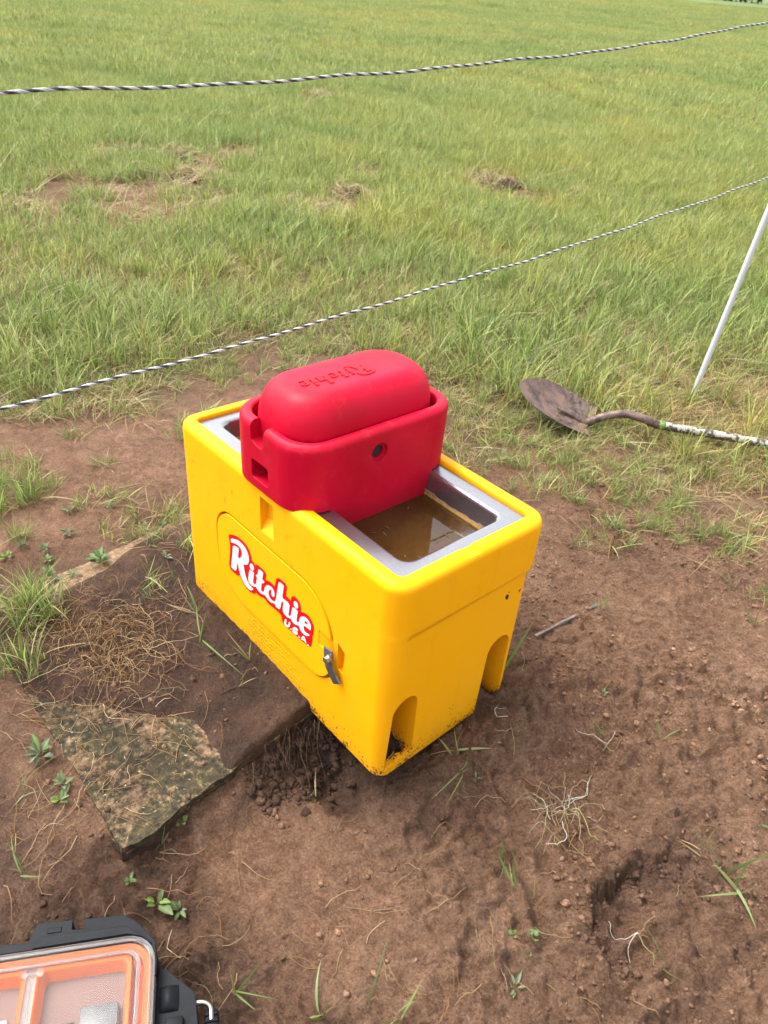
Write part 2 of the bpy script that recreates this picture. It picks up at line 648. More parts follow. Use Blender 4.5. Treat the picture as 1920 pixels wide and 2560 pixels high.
M['grass'] = mat_attr('grass_blades', .48, .38, tinted=True, dim=.77)
M['sprig'] = mat_attr('grass_leaf', .45, .3)
M['straw'] = mat_attr('dry_straw', .7, .15)
M['leaf'] = mat_attr('weed_leaf', .55, .25)


def mat_pad():
    m, nt, out = new_mat('mossy_concrete')
    b = principled(nt, out, (.3, .2, .1), .9, 0, .2)
    n1 = noise(nt, 9, 6, .62); n2 = noise(nt, 55, 5, .7); n3 = noise(nt, 5, 5, .6)
    base = ramp(nt, [(.3, (.12, .078, .045)), (.5, (.21, .138, .080)), (.70, (.36, .26, .17))])
    nt.links.new(n2.outputs[0], base.inputs[0])
    moss = ramp(nt, [(.34, (.020, .019, .013)), (.52, (.062, .052, .028)), (.70, (.15, .115, .035))])
    nt.links.new(n2.outputs[0], moss.inputs[0])
    f = math_(nt, 'ADD', math_(nt, 'MULTIPLY', n1.outputs[0], .6), math_(nt, 'MULTIPLY', n2.outputs[0], .4))
    mf = ramp(nt, [(.50, (0, 0, 0)), (.58, (1, 1, 1))])
    nt.links.new(f, mf.inputs[0])
    tc = nt.nodes.new('ShaderNodeTexCoord'); sp = nt.nodes.new('ShaderNodeSeparateXYZ')
    nt.links.new(tc.outputs['Object'], sp.inputs[0])
    lim = math_(nt, 'MULTIPLY', math_(nt, 'ADD', .78, sp.outputs[0]), 12.0, clamp=True)
    fac = math_(nt, 'SUBTRACT', 1.0, math_(nt, 'MULTIPLY', mf.outputs[0], .9))
    fac = math_(nt, 'MULTIPLY', fac, lim)
    c = mixc(nt, fac, base.outputs[0], moss.outputs[0])
    dk = ramp(nt, [(.40, (1, 1, 1)), (.62, (.5, .48, .46))])
    nt.links.new(n3.outputs[0], dk.inputs[0])
    c = mixc(nt, lim, c, mixc(nt, 1.0, c, dk.outputs[0], 'MULTIPLY'))
    # lichen flecks
    n5 = noise(nt, 90, 3, .6)
    fl = ramp(nt, [(.66, (0, 0, 0)), (.70, (1, 1, 1))])
    nt.links.new(n5.outputs[0], fl.inputs[0])
    c = mixc(nt, math_(nt, 'MULTIPLY', fl.outputs[0], .6), c, (.52, .42, .30))
    # the cut bank's side of the slab is plastered with soil
    sd_ = math_(nt, 'MULTIPLY', math_(nt, 'MULTIPLY', math_(nt, 'SUBTRACT', math_(nt, 'MULTIPLY', sp.outputs[2], -1.0), .006), 150.0, clamp=True),
                math_(nt, 'MULTIPLY', math_(nt, 'SUBTRACT', sp.outputs[1], .24), 12.0, clamp=True))
    sd_ = math_(nt, 'MAXIMUM', sd_, math_(nt, 'MULTIPLY', math_(nt, 'SUBTRACT', math_(nt, 'MULTIPLY', sp.outputs[2], -1.0), .017), 150.0, clamp=True))
    ds = ramp(nt, [(.3, (.022, .013, .009)), (.55, (.06, .036, .025)), (.75, (.11, .07, .048))])
    nt.links.new(n2.outputs[0], ds.inputs[0])
    c = mixc(nt, sd_, c, ds.outputs[0])
    c = mixc(nt, 1.0, c, (.72, .70, .68), 'MULTIPLY')
    nt.links.new(c, b.inputs['Base Color'])
    x = bump(nt, n2.outputs[0], .6, .008)
    nt.links.new(bump(nt, n5.outputs[0], .4, .003, x), b.inputs['Normal'])
    return m


M['pad'] = mat_pad()
M['rope_white'] = simple('rope_white', (.40, .40, .39), .6, var=.1, nscale=300, bmp=.0008)
M['rope_black'] = simple('rope_black', (.026, .026, .029), .6, var=.3, nscale=300, bmp=.0008)
M['pvc'] = simple('white_post', (.44, .45, .465), .35, var=.04, nscale=9)
M['case_black'] = simple('case_black', (.006, .007, .009), .55, spec=.12, var=.35, nscale=30, bmp=.0004, edge=.002)
M['case_orange'] = simple('case_orange', (.47, .085, .012), .5, spec=.25, var=.05, nscale=14, edge=.002)
M['bin_floor'] = simple('bin_floor', (.15, .085, .075), .6, spec=.2, var=.1, nscale=8)
M['case_grey'] = simple('case_grey', (.07, .075, .085), .4, var=.3, nscale=30, edge=.002)
M['label_white'] = simple('packet_white', (.6, .6, .58), .5)
LOGO = {"red":[[-5926,3472],[-5746,3569],[-5542,3643],[-5344,3677],[-5150,3672],[-4988,3602],[-4910,3520],[-4860,3401],[-4842,3299],[-4755,3297],[-4688,3273],[-4647,3271],[-4624,3339],[-4193,3347],[-4238,3072],[-4118,3142],[-3961,3170],[-3832,3134],[-3740,3526],[-3309,3549],[-3363,3170],[-3251,3182],[-3164,3158],[-3141,3276],[-3106,3347],[-3021,3396],[-2888,3395],[-2791,3334],[-2748,3217],[-2762,3105],[-2620,3178],[-2455,3203],[-2324,3132],[-2250,3037],[-2238,2896],[-2262,2727],[-2296,2692],[-2274,2604],[-2339,2254],[-3447,2195],[-3512,2267],[-3564,2446],[-3838,2427],[-4130,2399],[-4290,2465],[-4455,2391],[-4621,2367],[-4689,2390],[-4705,2330],[-4791,2265],[-4991,2206],[-5189,2233],[-5329,2321],[-5438,2450],[-5467,2451],[-5516,2359],[-5975,2344],[-5848,3116]],"R":[[-5694,3264],[-5447,3322],[-5432,3293],[-5469,3078],[-5479,3014],[-5442,2998],[-5377,3041],[-5316,3135],[-5277,3236],[-5284,3327],[-5331,3393],[-5428,3409],[-5542,3397],[-5644,3364],[-5748,3315],[-5791,3324],[-5801,3394],[-5754,3441],[-5578,3518],[-5406,3565],[-5238,3562],[-5115,3525],[-5022,3450],[-4971,3369],[-4956,3246],[-4995,3107],[-5054,3041],[-5140,2990],[-5218,2952],[-5216,2869],[-5188,2751],[-5130,2592],[-5063,2497],[-4981,2432],[-4869,2428],[-4799,2429],[-4815,2375],[-4887,2316],[-5016,2269],[-5158,2294],[-5269,2360],[-5365,2457],[-5444,2605],[-5479,2761],[-5505,2803],[-5530,2767],[-5597,2471],[-5818,2454],[-5846,2487],[-5760,2897],[-5722,3135]],"d1":[[-4925,3132],[-4868,3197],[-4785,3202],[-4738,3156],[-4735,3082],[-4792,3016],[-4861,3000],[-4915,3033]],"word":[[-4947,2941],[-4918,2960],[-4752,2974],[-4745,2940],[-4790,2678],[-4784,2613],[-4737,2611],[-4653,2671],[-4642,2737],[-4604,2917],[-4617,2947],[-4658,2940],[-4643,2988],[-4574,3023],[-4541,3206],[-4514,3239],[-4332,3257],[-4322,3225],[-4364,3037],[-4332,3000],[-4279,2997],[-4307,2930],[-4388,2905],[-4426,2687],[-4417,2615],[-4368,2618],[-4286,2684],[-4279,2766],[-4242,2868],[-4174,2962],[-4067,3024],[-3950,3036],[-3859,2983],[-3829,2899],[-3848,2809],[-3913,2774],[-3978,2825],[-3964,2902],[-3977,2951],[-4029,2935],[-4083,2841],[-4098,2734],[-4059,2664],[-3981,2621],[-3901,2637],[-3809,2691],[-3757,2852],[-3657,3391],[-3627,3424],[-3452,3435],[-3444,3394],[-3501,3066],[-3488,3019],[-3425,3015],[-3300,3036],[-3212,3002],[-3199,2955],[-3246,2673],[-3233,2644],[-3183,2670],[-3147,2716],[-3123,2819],[-3088,3005],[-3064,3035],[-2876,3051],[-2868,3019],[-2912,2742],[-2898,2694],[-2862,2698],[-2814,2746],[-2808,2799],[-2769,2921],[-2711,3001],[-2617,3059],[-2498,3070],[-2403,3037],[-2342,2970],[-2344,2837],[-2371,2816],[-2597,2797],[-2626,2722],[-2605,2642],[-2532,2611],[-2460,2635],[-2401,2651],[-2393,2619],[-2435,2582],[-2577,2509],[-2698,2515],[-2773,2575],[-2812,2643],[-2872,2598],[-2995,2557],[-3095,2571],[-3145,2621],[-3183,2603],[-3296,2560],[-3423,2566],[-3474,2626],[-3480,2738],[-3449,2855],[-3462,2913],[-3513,2906],[-3538,2860],[-3602,2564],[-3784,2553],[-3823,2613],[-3849,2605],[-3995,2533],[-4128,2538],[-4234,2583],[-4274,2594],[-4370,2539],[-4506,2514],[-4601,2549],[-4655,2591],[-4697,2563],[-4867,2489],[-4978,2514],[-5017,2587],[-5004,2694]],"eye":[[-2593,2898],[-2571,2956],[-2524,2986],[-2476,2965],[-2465,2920],[-2504,2888],[-2583,2872]],"d2":[[-3042,3196],[-3007,3262],[-2947,3290],[-2881,3271],[-2853,3208],[-2871,3130],[-2931,3088],[-3004,3102]],"U":[[-3384,2438],[-3315,2449],[-3345,2310],[-3324,2286],[-3281,2308],[-3243,2355],[-3219,2465],[-3156,2472],[-3180,2343],[-3222,2272],[-3293,2230],[-3383,2223],[-3421,2264],[-3409,2342]],"p1":[[-3154,2293],[-3098,2299],[-3108,2268],[-3161,2256]],"S":[[-3071,2350],[-3042,2422],[-2963,2473],[-2845,2483],[-2853,2422],[-2942,2411],[-2987,2382],[-2976,2362],[-2872,2381],[-2847,2345],[-2875,2285],[-2952,2243],[-3077,2248],[-3066,2300],[-2970,2304],[-2931,2326],[-2941,2345],[-3041,2322]],"p2":[[-2816,2294],[-2759,2304],[-2771,2271],[-2823,2266]],"A":[[-2652,2433],[-2587,2449],[-2485,2293],[-2546,2286],[-2571,2316],[-2649,2305],[-2680,2272],[-2734,2266]],"Ae":[[-2627,2379],[-2607,2378],[-2589,2345],[-2640,2334]],"p3":[[-2462,2306],[-2402,2313],[-2413,2281],[-2465,2274]]}


# ------------------------------------------------------------------ the ground
K1 = np.array([-.167, -.563]); PA = np.array([-.122, .9925]); PB = np.array([-1.0, 0.0])     # the slab is a little out of square
PAD_S, PAD_T = .97, .905


def pad_st(x, y):
    dx, dy = x - K1[0], y - K1[1]
    s = dy / PA[1]
    return s, -(dx - s * PA[0])


BND = np.array([G(*p)[:2] for p in ((-900, 1300), (-300, 1090), (0, 1075), (250, 1050), (420, 1045), (480, 985), (560, 915),
                                   (700, 885), (840, 905), (960, 1010), (1130, 1060), (1210, 1105), (1330, 1120), (1460, 1165),
                                   (1600, 1205), (1760, 1270), (1960, 1340), (2500, 1560))])


def boundary_sd(x, y):
    """signed distance to the edge of the grass, positive on the field's side"""
    x = np.asarray(x, float); y = np.asarray(y, float)
    best = np.full(x.shape, 1e9); sg = np.zeros(x.shape)
    for a, b in zip(BND[:-1], BND[1:]):
        d = b - a; L2 = d @ d
        t = np.clip(((x - a[0]) * d[0] + (y - a[1]) * d[1]) / L2, 0, 1)
        qx, qy = a[0] + t * d[0] - x, a[1] + t * d[1] - y
        r = np.hypot(qx, qy)
        cr = d[0] * (y - a[1]) - d[1] * (x - a[0])
        m = r < best
        sg = np.where(m, np.sign(cr), sg); best = np.where(m, r, best)
    return best * sg


PATCH = []          # worn brown patches in the field: centre, radii, strength
for px, py, rx, ry, s in ((60, 530, .55, .35, .95), (260, 505, .8, .5, .9), (480, 440, .32, .42, .9), (620, 392, .5, .22, .7), (500, 520, .3, .3, .8),
                          (800, 250, .5, .3, .85), (1235, 465, .32, .26, .9), (1310, 500, .3, .2, .6), (840, 520, .4, .3, .75), (900, 440, .28, .22, .7),
                          (790, 630, .55, .35, .5), (300, 385, .6, .25, .5), (1020, 320, .25, .2, .6), (690, 690, .4, .25, .4), (20, 700, .5, .3, .4),
                          (1780, 1010, .6, .4, .45), (1650, 880, .4, .3, .35), (1010, 700, .5, .3, .35), (560, 400, .25, .15, .7)):
    g = G(px, py)
    PATCH.append((g[0], g[1], rx * 1.05, ry * 1.05, min(.9, s)))
VD = np.array([-.70, .71])      # the photo's depth direction on the ground


def patches(x, y):
    v = np.zeros(np.shape(x))
    for cx, cy, rx, ry, s in PATCH:
        a = (x - cx) * VD[0] + (y - cy) * VD[1]; b = (x - cx) * VD[1] - (y - cy) * VD[0]
        v = np.maximum(v, s * np.exp(-((b / rx) ** 2 + (a / (ry * 1.9)) ** 2) * 1.2))
    return v


def bumpf(x, y, px, py, r, h, z=-.04, asp=1.0, ang=0.0):
    c = G(px, py, z)
    a, b = math.cos(ang), math.sin(ang)
    u = (x - c[0]) * a + (y - c[1]) * b; v = -(x - c[0]) * b + (y - c[1]) * a
    return h * np.exp(-(u / r) ** 2 - (v / (r * asp)) ** 2)


def rough_mask(x, y):
    """where the soil has been dug and trodden"""
    sd = -boundary_sd(x, y)
    s, t = pad_st(x, y)
    r = sstep(-.3, .25, t * -1 + .0) * sstep(0, .3, sd)
    pit = np.exp(-(((x - .08) / .34) ** 2 + ((y + .28) / .2) ** 2) ** 2)
    return np.clip(r * (1 - .9 * pit), 0, 1) * (.5 + .5 * sstep(-.25, .25, fbm(x, y, .5, 2, 60)))


SIDE = 1.0
LIPC = G(1545, 2235, -.04)
LIP = [G(px, py, -.03)[:2] for px, py in ((1500, 2420), (1462, 2330), (1478, 2235), (1560, 2165), (1650, 2150), (1760, 2185))]


def lip_d(x, y):
    """signed distance to the crumbling lip of the crater, positive inside"""
    wx = x + .030 * fbm(x, y, .06, 4, 8, .65); wy = y + .030 * fbm(x, y, .06, 4, 9, .65)
    best = np.full(x.shape, 9.0); sg = np.zeros(x.shape)
    for q0, q1 in zip(LIP[:-1], LIP[1:]):
        d_ = q1 - q0
        t_ = np.clip(((wx - q0[0]) * d_[0] + (wy - q0[1]) * d_[1]) / (d_ @ d_), 0, 1)
        r_ = np.hypot(q0[0] + t_ * d_[0] - wx, q0[1] + t_ * d_[1] - wy)
        m_ = r_ < best
        sg = np.where(m_, np.sign(-(d_[0] * (wy - q0[1]) - d_[1] * (wx - q0[0]))), sg); best = np.where(m_, r_, best)
    return best * sg


def ground_z(x, y, fine=True):
    x = np.asarray(x, float); y = np.asarray(y, float)
    s, t = pad_st(x, y)
    dist = np.hypot(x - CAM[0], y - CAM[1])
    z = -.055 + .06 * sstep(.05, .75, y + .25 * x) + .0 * x
    # left of the pad: the old level
    left = sstep(-.02, .12, t)
    z = z * (1 - left) + left * (.004 - .045 * sstep(0, -.22, s))
    # the pit dug along the near edge of the pad
    wob = .02 * fbm(x, y, .12, 3, 3)
    pit = sstep(.03, -.02, t + wob) * sstep(-.50, -.38, t + wob) * sstep(-.06, .02, s + wob * 1.2 - .05 * t) * sstep(.72, .48, s + wob)
    z = z - pit * .035
    z = z + .032 * sstep(-.06, -.004, t + wob * .9 + .02 * fbm(x, y, .05, 3, 5)) * sstep(.24, .33, s + wob) * sstep(.95, .75, s) * sstep(.03, .0, t)
    z = z - .10 * np.exp(-((x + .08) / .10) ** 2 - ((y + .055) / .075) ** 2)
    z = z + .10 * np.exp(-((x + .035) / .035) ** 4 - ((y - .05) / .05) ** 4) + .035 * np.exp(-((x + .03) / .04) ** 4 - ((y - .345) / .05) ** 4)
    z = z + .040 * sstep(-.11, -.005, t + wob) * sstep(.03, .0, t) * sstep(-.06, .03, s) * sstep(.40, .25, s)
    # a smear of soil up against the near short end of the trough
    z = z + .05 * np.exp(-((x - .10) / .10) ** 2 - ((y - .33) / .17) ** 2) + .022 * np.exp(-((x - .10) / .07) ** 2 - ((y - .10) / .10) ** 2)
    z = z + .028 * np.exp(-((x + .2) / .5) ** 2 - ((y - .52) / .09) ** 2)
    # crater with a crumbling lip, ridges and boot scuffs
    ld_ = lip_d(x, y)
    lm = np.exp(-((x - LIPC[0]) / .15) ** 2 - ((y - LIPC[1]) / .15) ** 2)
    z = z - lm * (.058 * sstep(.0, .016, ld_) * np.exp(-(ld_ / .15) ** 2) - .008 * np.exp(-((ld_ + .02) / .03) ** 2))
    z = z + bumpf(x, y, 1400, 2400, .11, .022) + bumpf(x, y, 1250, 1830, .16, .02, -.02, .6, .8) + bumpf(x, y, 1540, 1700, .2, .018, 0, .5, 1.2)
    z = z - bumpf(x, y, 1420, 1890, .12, .02, -.02, .5, 1.0) - bumpf(x, y, 1800, 1560, .2, .03, 0, .45, 1.0) + bumpf(x, y, 1700, 1450, .2, .02, 0, .5, .9)
    z = z + bumpf(x, y, 620, 2500, .10, .02, -.06) + bumpf(x, y, 1800, 2480, .12, .03, -.05) + bumpf(x, y, 900, 2130, .12, -.012, -.06, .4, .6)
    z = z + bumpf(x, y, 820, 2020, .09, .02, -.06, .6) + bumpf(x, y, 1040, 1990, .08, .016, -.05)
    z = z + bumpf(x, y, 200, 2200, .12, .018, -.02)
    # the straight edge left by the spade beside the smooth floor
    la, lb = G(478, 2070, -.06)[:2], G(566, 2430, -.06)[:2]
    dl = (lb - la) / np.linalg.norm(lb - la)
    ld = -(dl[0] * (y - la[1]) - dl[1] * (x - la[0])); lt = (x - la[0]) * dl[0] + (y - la[1]) * dl[1]
    lw = sstep(-.05, .02, lt) * sstep(.42, .30, lt)
    ld = ld + .012 * fbm(x, y, .08, 3, 63)
    z = z - SIDE * lw * .020 * sstep(-.008, .012, ld * 1.0) * sstep(.35, .15, ld)
    near = np.exp(-(dist / 5.0) ** 2)
    r = rough_mask(x, y)
    z = z + .03 * fbm(x, y, 3.0, 3, 20) * (1 - .8 * np.exp(-((x + .3) ** 2 + y ** 2) / 1.5)) * 1.0
    z = z + near * (.010 * fbm(x, y, .35, 4, 30) + .004 * fbm(x, y, .06, 3, 40, .6))
    if fine:
        xw = x + .03 * fbm(x, y, .1, 2, 70); yw = y + .03 * fbm(x, y, .1, 2, 71)
        lump = np.maximum(0, .55 - worley(xw, yw, .060, 1)) * .060 * sstep(-.2, .4, fbm(x, y, .22, 2, 66))
        lump = lump + np.maximum(0, .5 - worley(xw, yw, .028, 2)) * .030 * sstep(-.35, .2, fbm(x, y, .15, 2, 67))
        ridge = (.35 - np.abs(fbm(xw, yw, .12, 3, 75))) * .024
        crk = sstep(.09, .0, np.abs(fbm(xw, yw, .16, 3, 76))) * sstep(.0, .35, fbm(x, y, .3, 2, 77))
        z = z - near * r * .016 * crk
        z = z + near * r * (lump + .030 * fbm(x, y, .09, 4, 50, .7) + ridge)
        z = z + near * (.45 + r) * .0085 * fbm(x, y, .024, 3, 52, .85)
    z = z + .02 * patches(x, y) * near * fbm(x, y, .15, 3, 55)
    # under the pad and the soil laid on it
    inside = sstep(.008, .028, s) * sstep(.004, .024, t) * sstep(PAD_S - .008, PAD_S - .028, s) * sstep(PAD_T - .008, PAD_T - .028, t)
    z = z * (1 - inside) + inside * np.minimum(z, -.07)
    # the soil laps just below the slab's top along its left side and its far end
    w1 = (1 - inside) * sstep(-.16, -.02, s) * sstep(.03, .005, s) * sstep(.0, .06, t) * sstep(1.05, .9, t)
    z = z * (1 - w1) + w1 * np.minimum(z, -.008 + .006 * fbm(x, y, .06, 3, 61))
    w2 = (1 - inside) * sstep(1.15, .93, t) * sstep(.86, .89, t) * sstep(-.1, .05, s)
    z = z * (1 - w2) + w2 * np.minimum(z, -.012 + .004 * fbm(x, y, .06, 3, 62))
    return z


def axis(lo, hi, step, far0, far1, g=1.085):
    a = list(np.arange(lo, hi, step))
    s = step; p = a[0]; L = []
    while p > far0:
        s *= g; p -= s; L.append(p)
    s = step; p = a[-1]; R = []
    while p < far1:
        s *= g; p += s; R.append(p)
    return np.array(L[::-1] + a + R)


GX = axis(-1.4, 1.0, .0055, -400, 400)
GY = axis(-.95, 1.5, .0055, -300, 500)
gx, gy = np.meshgrid(GX, GY, indexing='ij')
gz = ground_z(gx, gy)
nx, ny = gx.shape
gid = np.arange(nx * ny).reshape(nx, ny)
quads = np.stack([gid[:-1, :-1].ravel(), gid[1:, :-1].ravel(), gid[1:, 1:].ravel(), gid[:-1, 1:].ravel()], 1)
sd_ = boundary_sd(gx, gy)
veg = sstep(-.12, .35, sd_ + .25 * fbm(gx, gy, .4, 3, 80)) * (1 - .85 * np.clip(patches(gx, gy), 0, 1))


def lawn_mask(x, y):
    return sstep(-58, -66, x) * sstep(30, 60, y)


def wet_shade_mask(x, y):
    s, t = pad_st(x, y)
    w = .38 + .55 * fbm(x, y, .45, 4, 90)
    w = w - .12 * sstep(-.05, .25, x) - .45 * sstep(.2, .65, x * .6 + y * .8) + .34 * sstep(-.34, -.62, y - .55 * x)
    w = w + .6 * np.exp(-((x + .1) / .2) ** 2 - ((y + .03) / .16) ** 2) + .5 * np.exp(-((s - .3) / .4) ** 2 - ((t + .03) / .07) ** 2)  # the cut bank's shade is put into the colour here, along with damp
    w = w - .40 * np.exp(-((x - .30) / .25) ** 2 - ((y + .25) / .12) ** 2) - .35 * np.exp(-((x - .02) / .2) ** 2 - ((y + .28) / .13) ** 2)
    w = w + .6 * np.exp(-((x - .62) / .16) ** 2 - ((y - .33) / .15) ** 2) + .35 * np.exp(-((x - .75) / .25) ** 2 - ((y - .15) / .2) ** 2)
    w = w + .25 * sstep(.0, .2, t) * sstep(.15, -.25, s)
    w = w - .30 * sstep(PAD_T, PAD_T + .25, t)
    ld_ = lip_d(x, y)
    w = w + .5 * np.exp(-((ld_ - .02) / .045) ** 2) * np.exp(-((x - LIPC[0]) / .15) ** 2 - ((y - LIPC[1]) / .15) ** 2)  # darkens the crater wall: shade of the overhanging lip painted in with damp
    return np.clip(w, 0, 1)


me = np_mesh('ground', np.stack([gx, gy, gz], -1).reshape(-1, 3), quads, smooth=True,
             attrs={'wet_shade': wet_shade_mask(gx, gy).ravel(), 'veg': veg.ravel(), 'lawn': lawn_mask(gx, gy).ravel()})
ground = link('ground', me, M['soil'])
tag(ground, 'dug brown soil round the trough running out into the pasture', None, None, 'structure')

# ------------------------------------------------------------------ concrete pad and the soil lying on it
bm = bmesh.new()
ang = math.atan2(PB[1], PB[0])


def pad_edge(s, t, k):
    return .010 * float(fbm(np.array(s * 1.0 + k), np.array(t * 1.0), .16, 4, 33)) + .006 * float(fbm(np.array(s * 3.0 + k), np.array(t * 3.), .05, 3, 37))


ns, nt_ = 60, 48
rows = []
for i in range(ns + 1):
    r = []
    for j in range(nt_ + 1):
        s, t = PAD_S * i / ns, PAD_T * j / nt_
        es = pad_edge(s, t, 0) if i in (0, ns) else 0
        et = pad_edge(s, t, 9) if j in (0, nt_) else 0
        zz = .004 * float(fbm(np.array(s), np.array(t), .2, 3, 44))
        if i in (0, ns) or j in (0, nt_):
            zz -= .0008
        # a bite out of the near left corner
        bite = max(0.0, .03 - math.hypot(s, t - .0)) * .35
        t1, s1 = t + et + (bite if j < 3 else 0), s + es
        r.append((s1 * PA[0] + t1 * PB[0], s1 * PA[1] + t1 * PB[1], zz - bite * .15))
    rows.append(r)
top = [[bm.verts.new(p) for p in r] for r in rows]
for i in range(ns):
    for j in range(nt_):
        bm.faces.new((top[i][j], top[i][j + 1], top[i + 1][j + 1], top[i + 1][j]))
ring = [top[0][j] for j in range(nt_ + 1)] + [top[i][nt_] for i in range(1, ns + 1)] + [top[ns][j] for j in range(nt_ - 1, -1, -1)] + [top[i][0] for i in range(ns - 1, 0, -1)]
low = []
for q, v in enumerate(ring):
    low.append([bm.verts.new((v.co.x + random.uniform(-.004, .004), v.co.y + random.uniform(-.004, .004), v.co.z - d)) for d in (.016, .04, .068)])
for q in range(len(ring)):
    q2 = (q + 1) % len(ring)
    a = [ring[q]] + low[q]; b = [ring[q2]] + low[q2]
    for k in range(3):
        bm.faces.new((a[k], a[k + 1], b[k + 1], b[k]))
pad = obj('concrete_pad', bm, M['pad'], smooth=30)
pad.location = (K1[0], K1[1], 0)
tag(pad, 'mossy weathered concrete slab half buried in soil beneath the trough', 'concrete slab')

sl = np.arange(.004, PAD_S, .0075); tl = np.arange(.0, PAD_T, .0075)
S_, T_ = np.meshgrid(sl, tl, indexing='ij')
X_ = K1[0] + S_ * PA[0] + T_ * PB[0]; Y_ = K1[1] + S_ * PA[1] + T_ * PB[1]
edge = .05 * fbm(X_, Y_, .15, 4, 77) + .012 * fbm(X_, Y_, .04, 3, 78)
# bare wedge of slab at the near left corner, a bare strip along the far end
cov = np.maximum(S_ - .25, (S_ - .24) * .816 + (T_ - .181) * .578) + .5 * edge
cov = np.minimum(cov, (T_ - .002) * 9 + edge * .5)
strip = sstep(.10, .2, S_) * sstep(.50, .34, S_)
cov = np.minimum(cov, (PAD_T - .045 * strip - .006 - T_) * 1.2 + edge * .3)
zs = -.014 + .034 * sstep(-.01, .07, cov) + sstep(0, .05, cov) * (.007 * fbm(X_, Y_, .2, 4, 30) + .0075 * fbm(X_, Y_, .05, 4, 41, .75)
     + np.maximum(0, .5 - worley(X_, Y_, .03, 5)) * .007 * sstep(0, .3, fbm(X_, Y_, .2, 2, 68)))
zs = zs + .020 * np.exp(-((X_ + .45) / .35) ** 2 - ((Y_ + .07) / .06) ** 2)
n1, n2 = S_.shape
gid = np.arange(n1 * n2).reshape(n1, n2)
q = np.stack([gid[:-1, :-1].ravel(), gid[1:, :-1].ravel(), gid[1:, 1:].ravel(), gid[:-1, 1:].ravel()], 1)
me = np_mesh('soil_layer', np.stack([X_, Y_, zs], -1).reshape(-1, 3), q, smooth=True,
             attrs={'wet_shade': np.clip(.80 + .25 * fbm(X_, Y_, .3, 3, 91) + .1 * sstep(0, .3, T_) - .3 * sstep(.65, .9, T_), 0, 1).ravel()})
tag(link('soil_layer', me, M['soil']), 'thin dark soil washed over the concrete slab', None, None, 'structure')


def surf_z(x, y):
    """height of what one would step on"""
    s, t = pad_st(np.asarray(x, float), np.asarray(y, float))
    z = ground_z(np.atleast_1d(x), np.atleast_1d(y))
    i = np.clip(((s - .004) / .0075).astype(int) if hasattr(s, 'astype') else int((s - .004) / .0075), 0, n1 - 1)
    j = np.clip((np.asarray(t) / .0075).astype(int), 0, n2 - 1)
    ins = (s > .01) & (s < PAD_S) & (t > 0) & (t < PAD_T)
    return np.where(ins, np.maximum(zs[i, j], 0.0), z)


def on_ground(px, py):
    """the point of the ground's surface seen in a direction of view"""
    z = 0.0
    for _ in range(6):
        p = G(px, py, z)
        z = .5 * z + .5 * float(surf_z(p[0], p[1])[0])
    p = G(px, py, z)
    return np.array([p[0], p[1], float(surf_z(p[0], p[1])[0])])

# ------------------------------------------------------------------ the livestock waterer (box coordinates: u long, v across, w up)
RBW = [[0.9998407714352964, 0.00029026255493708186, -0.017842295909455685],
       [0.0, 0.999867698623448, 0.01626607664586216],
       [0.01784465678211189, -0.016263486621824585, 0.9997084911249028]]
tank = empty('livestock_waterer', (0, 0, 0), RBW)
tag(tank, 'yellow plastic livestock waterer with red lid and two steel drinking troughs', 'water trough')
U0, U1, V0, V1 = -.837, .038, -.038, .428


def body_sec(w, ins, r, step=0.0):
    t = .0068 * (1 - min(w, .57) / .57)
    P = rrect(U0 + t + ins, U1 - t - ins, V0 + t + ins, V1 - t - ins, max(r - ins, .004), w, 10)
    # the step of the short ends dies away towards the front corners
    return [(u - math.copysign(step, u + .4) * float(sstep(-.035, .13, v)), v, w_) for u, v, w_ in P]


secs = [body_sec(0, .006, .036), body_sec(.002, .002, .036), body_sec(.006, 0, .036)]
for w in np.linspace(.03, .424, 8):
    secs.append(body_sec(w, 0, .036 + .012 * w / .42, .011))
secs[2] = body_sec(.006, 0, .036, .011); secs[1] = body_sec(.002, .002, .036, .011); secs[0] = body_sec(0, .006, .036, .011)
secs += [body_sec(.430, 0, .047, .0095), body_sec(.437, 0, .048, .004), body_sec(.441, 0, .049, .001), body_sec(.446, 0, .05, 0)]
for w in np.linspace(.47, .556, 4):
    secs.append(body_sec(w, 0, .05))
for k in range(1, 8):
    a = math.pi / 2 * k / 7
    secs.append(body_sec(.558 + .020 * math.sin(a), .020 * (1 - math.cos(a)), .052))


def inner_sec(w, d, r):
    return rrect(-.799 - d, 0 + d, 0 - d, .390 + d, r, w, 10)


for k in range(0, 5):
    a = math.pi / 2 * k / 4
    secs.append(inner_sec(.572 + .006 * math.cos(a), .006 * (1 - math.sin(a)), .016 + .004 * (1 - math.sin(a))))
secs += [inner_sec(.552, -.001, .014), inner_sec(.30, -.004, .014)]
body = loft(secs)


def arch(v0, v1, w0, w1, n=10, wob=0.0):
    r = (v1 - v0) / 2; c = (v0 + v1) / 2
    P = [(v1 + .004, w0 + wob * .8), (v1, w1 - r)]
    for k in range(1, n):
        a = math.pi * k / n
        P.append((c + r * math.cos(a), w1 - r + r * math.sin(a)))
    P += [(v0, w1 - r), (v0 - .006, w0 - wob)]
    if wob:
        for k, f in enumerate((.2, .35, .5, .62, .75, .88)):
            P.append((v0 + (v1 - v0) * f, w0 + wob * (.9, -.4, 1.6, 1.2, .1, .5)[k]))
    return P


cuts = [prism(arch(-.007, .066, .030, .243, wob=.0045), 0, .012, .06), prism(arch(-.007, .066, -.02, .243), 0, -.12, .0125),
        prism(arch(.304, .384, -.02, .246), 0, -.12, .06)]


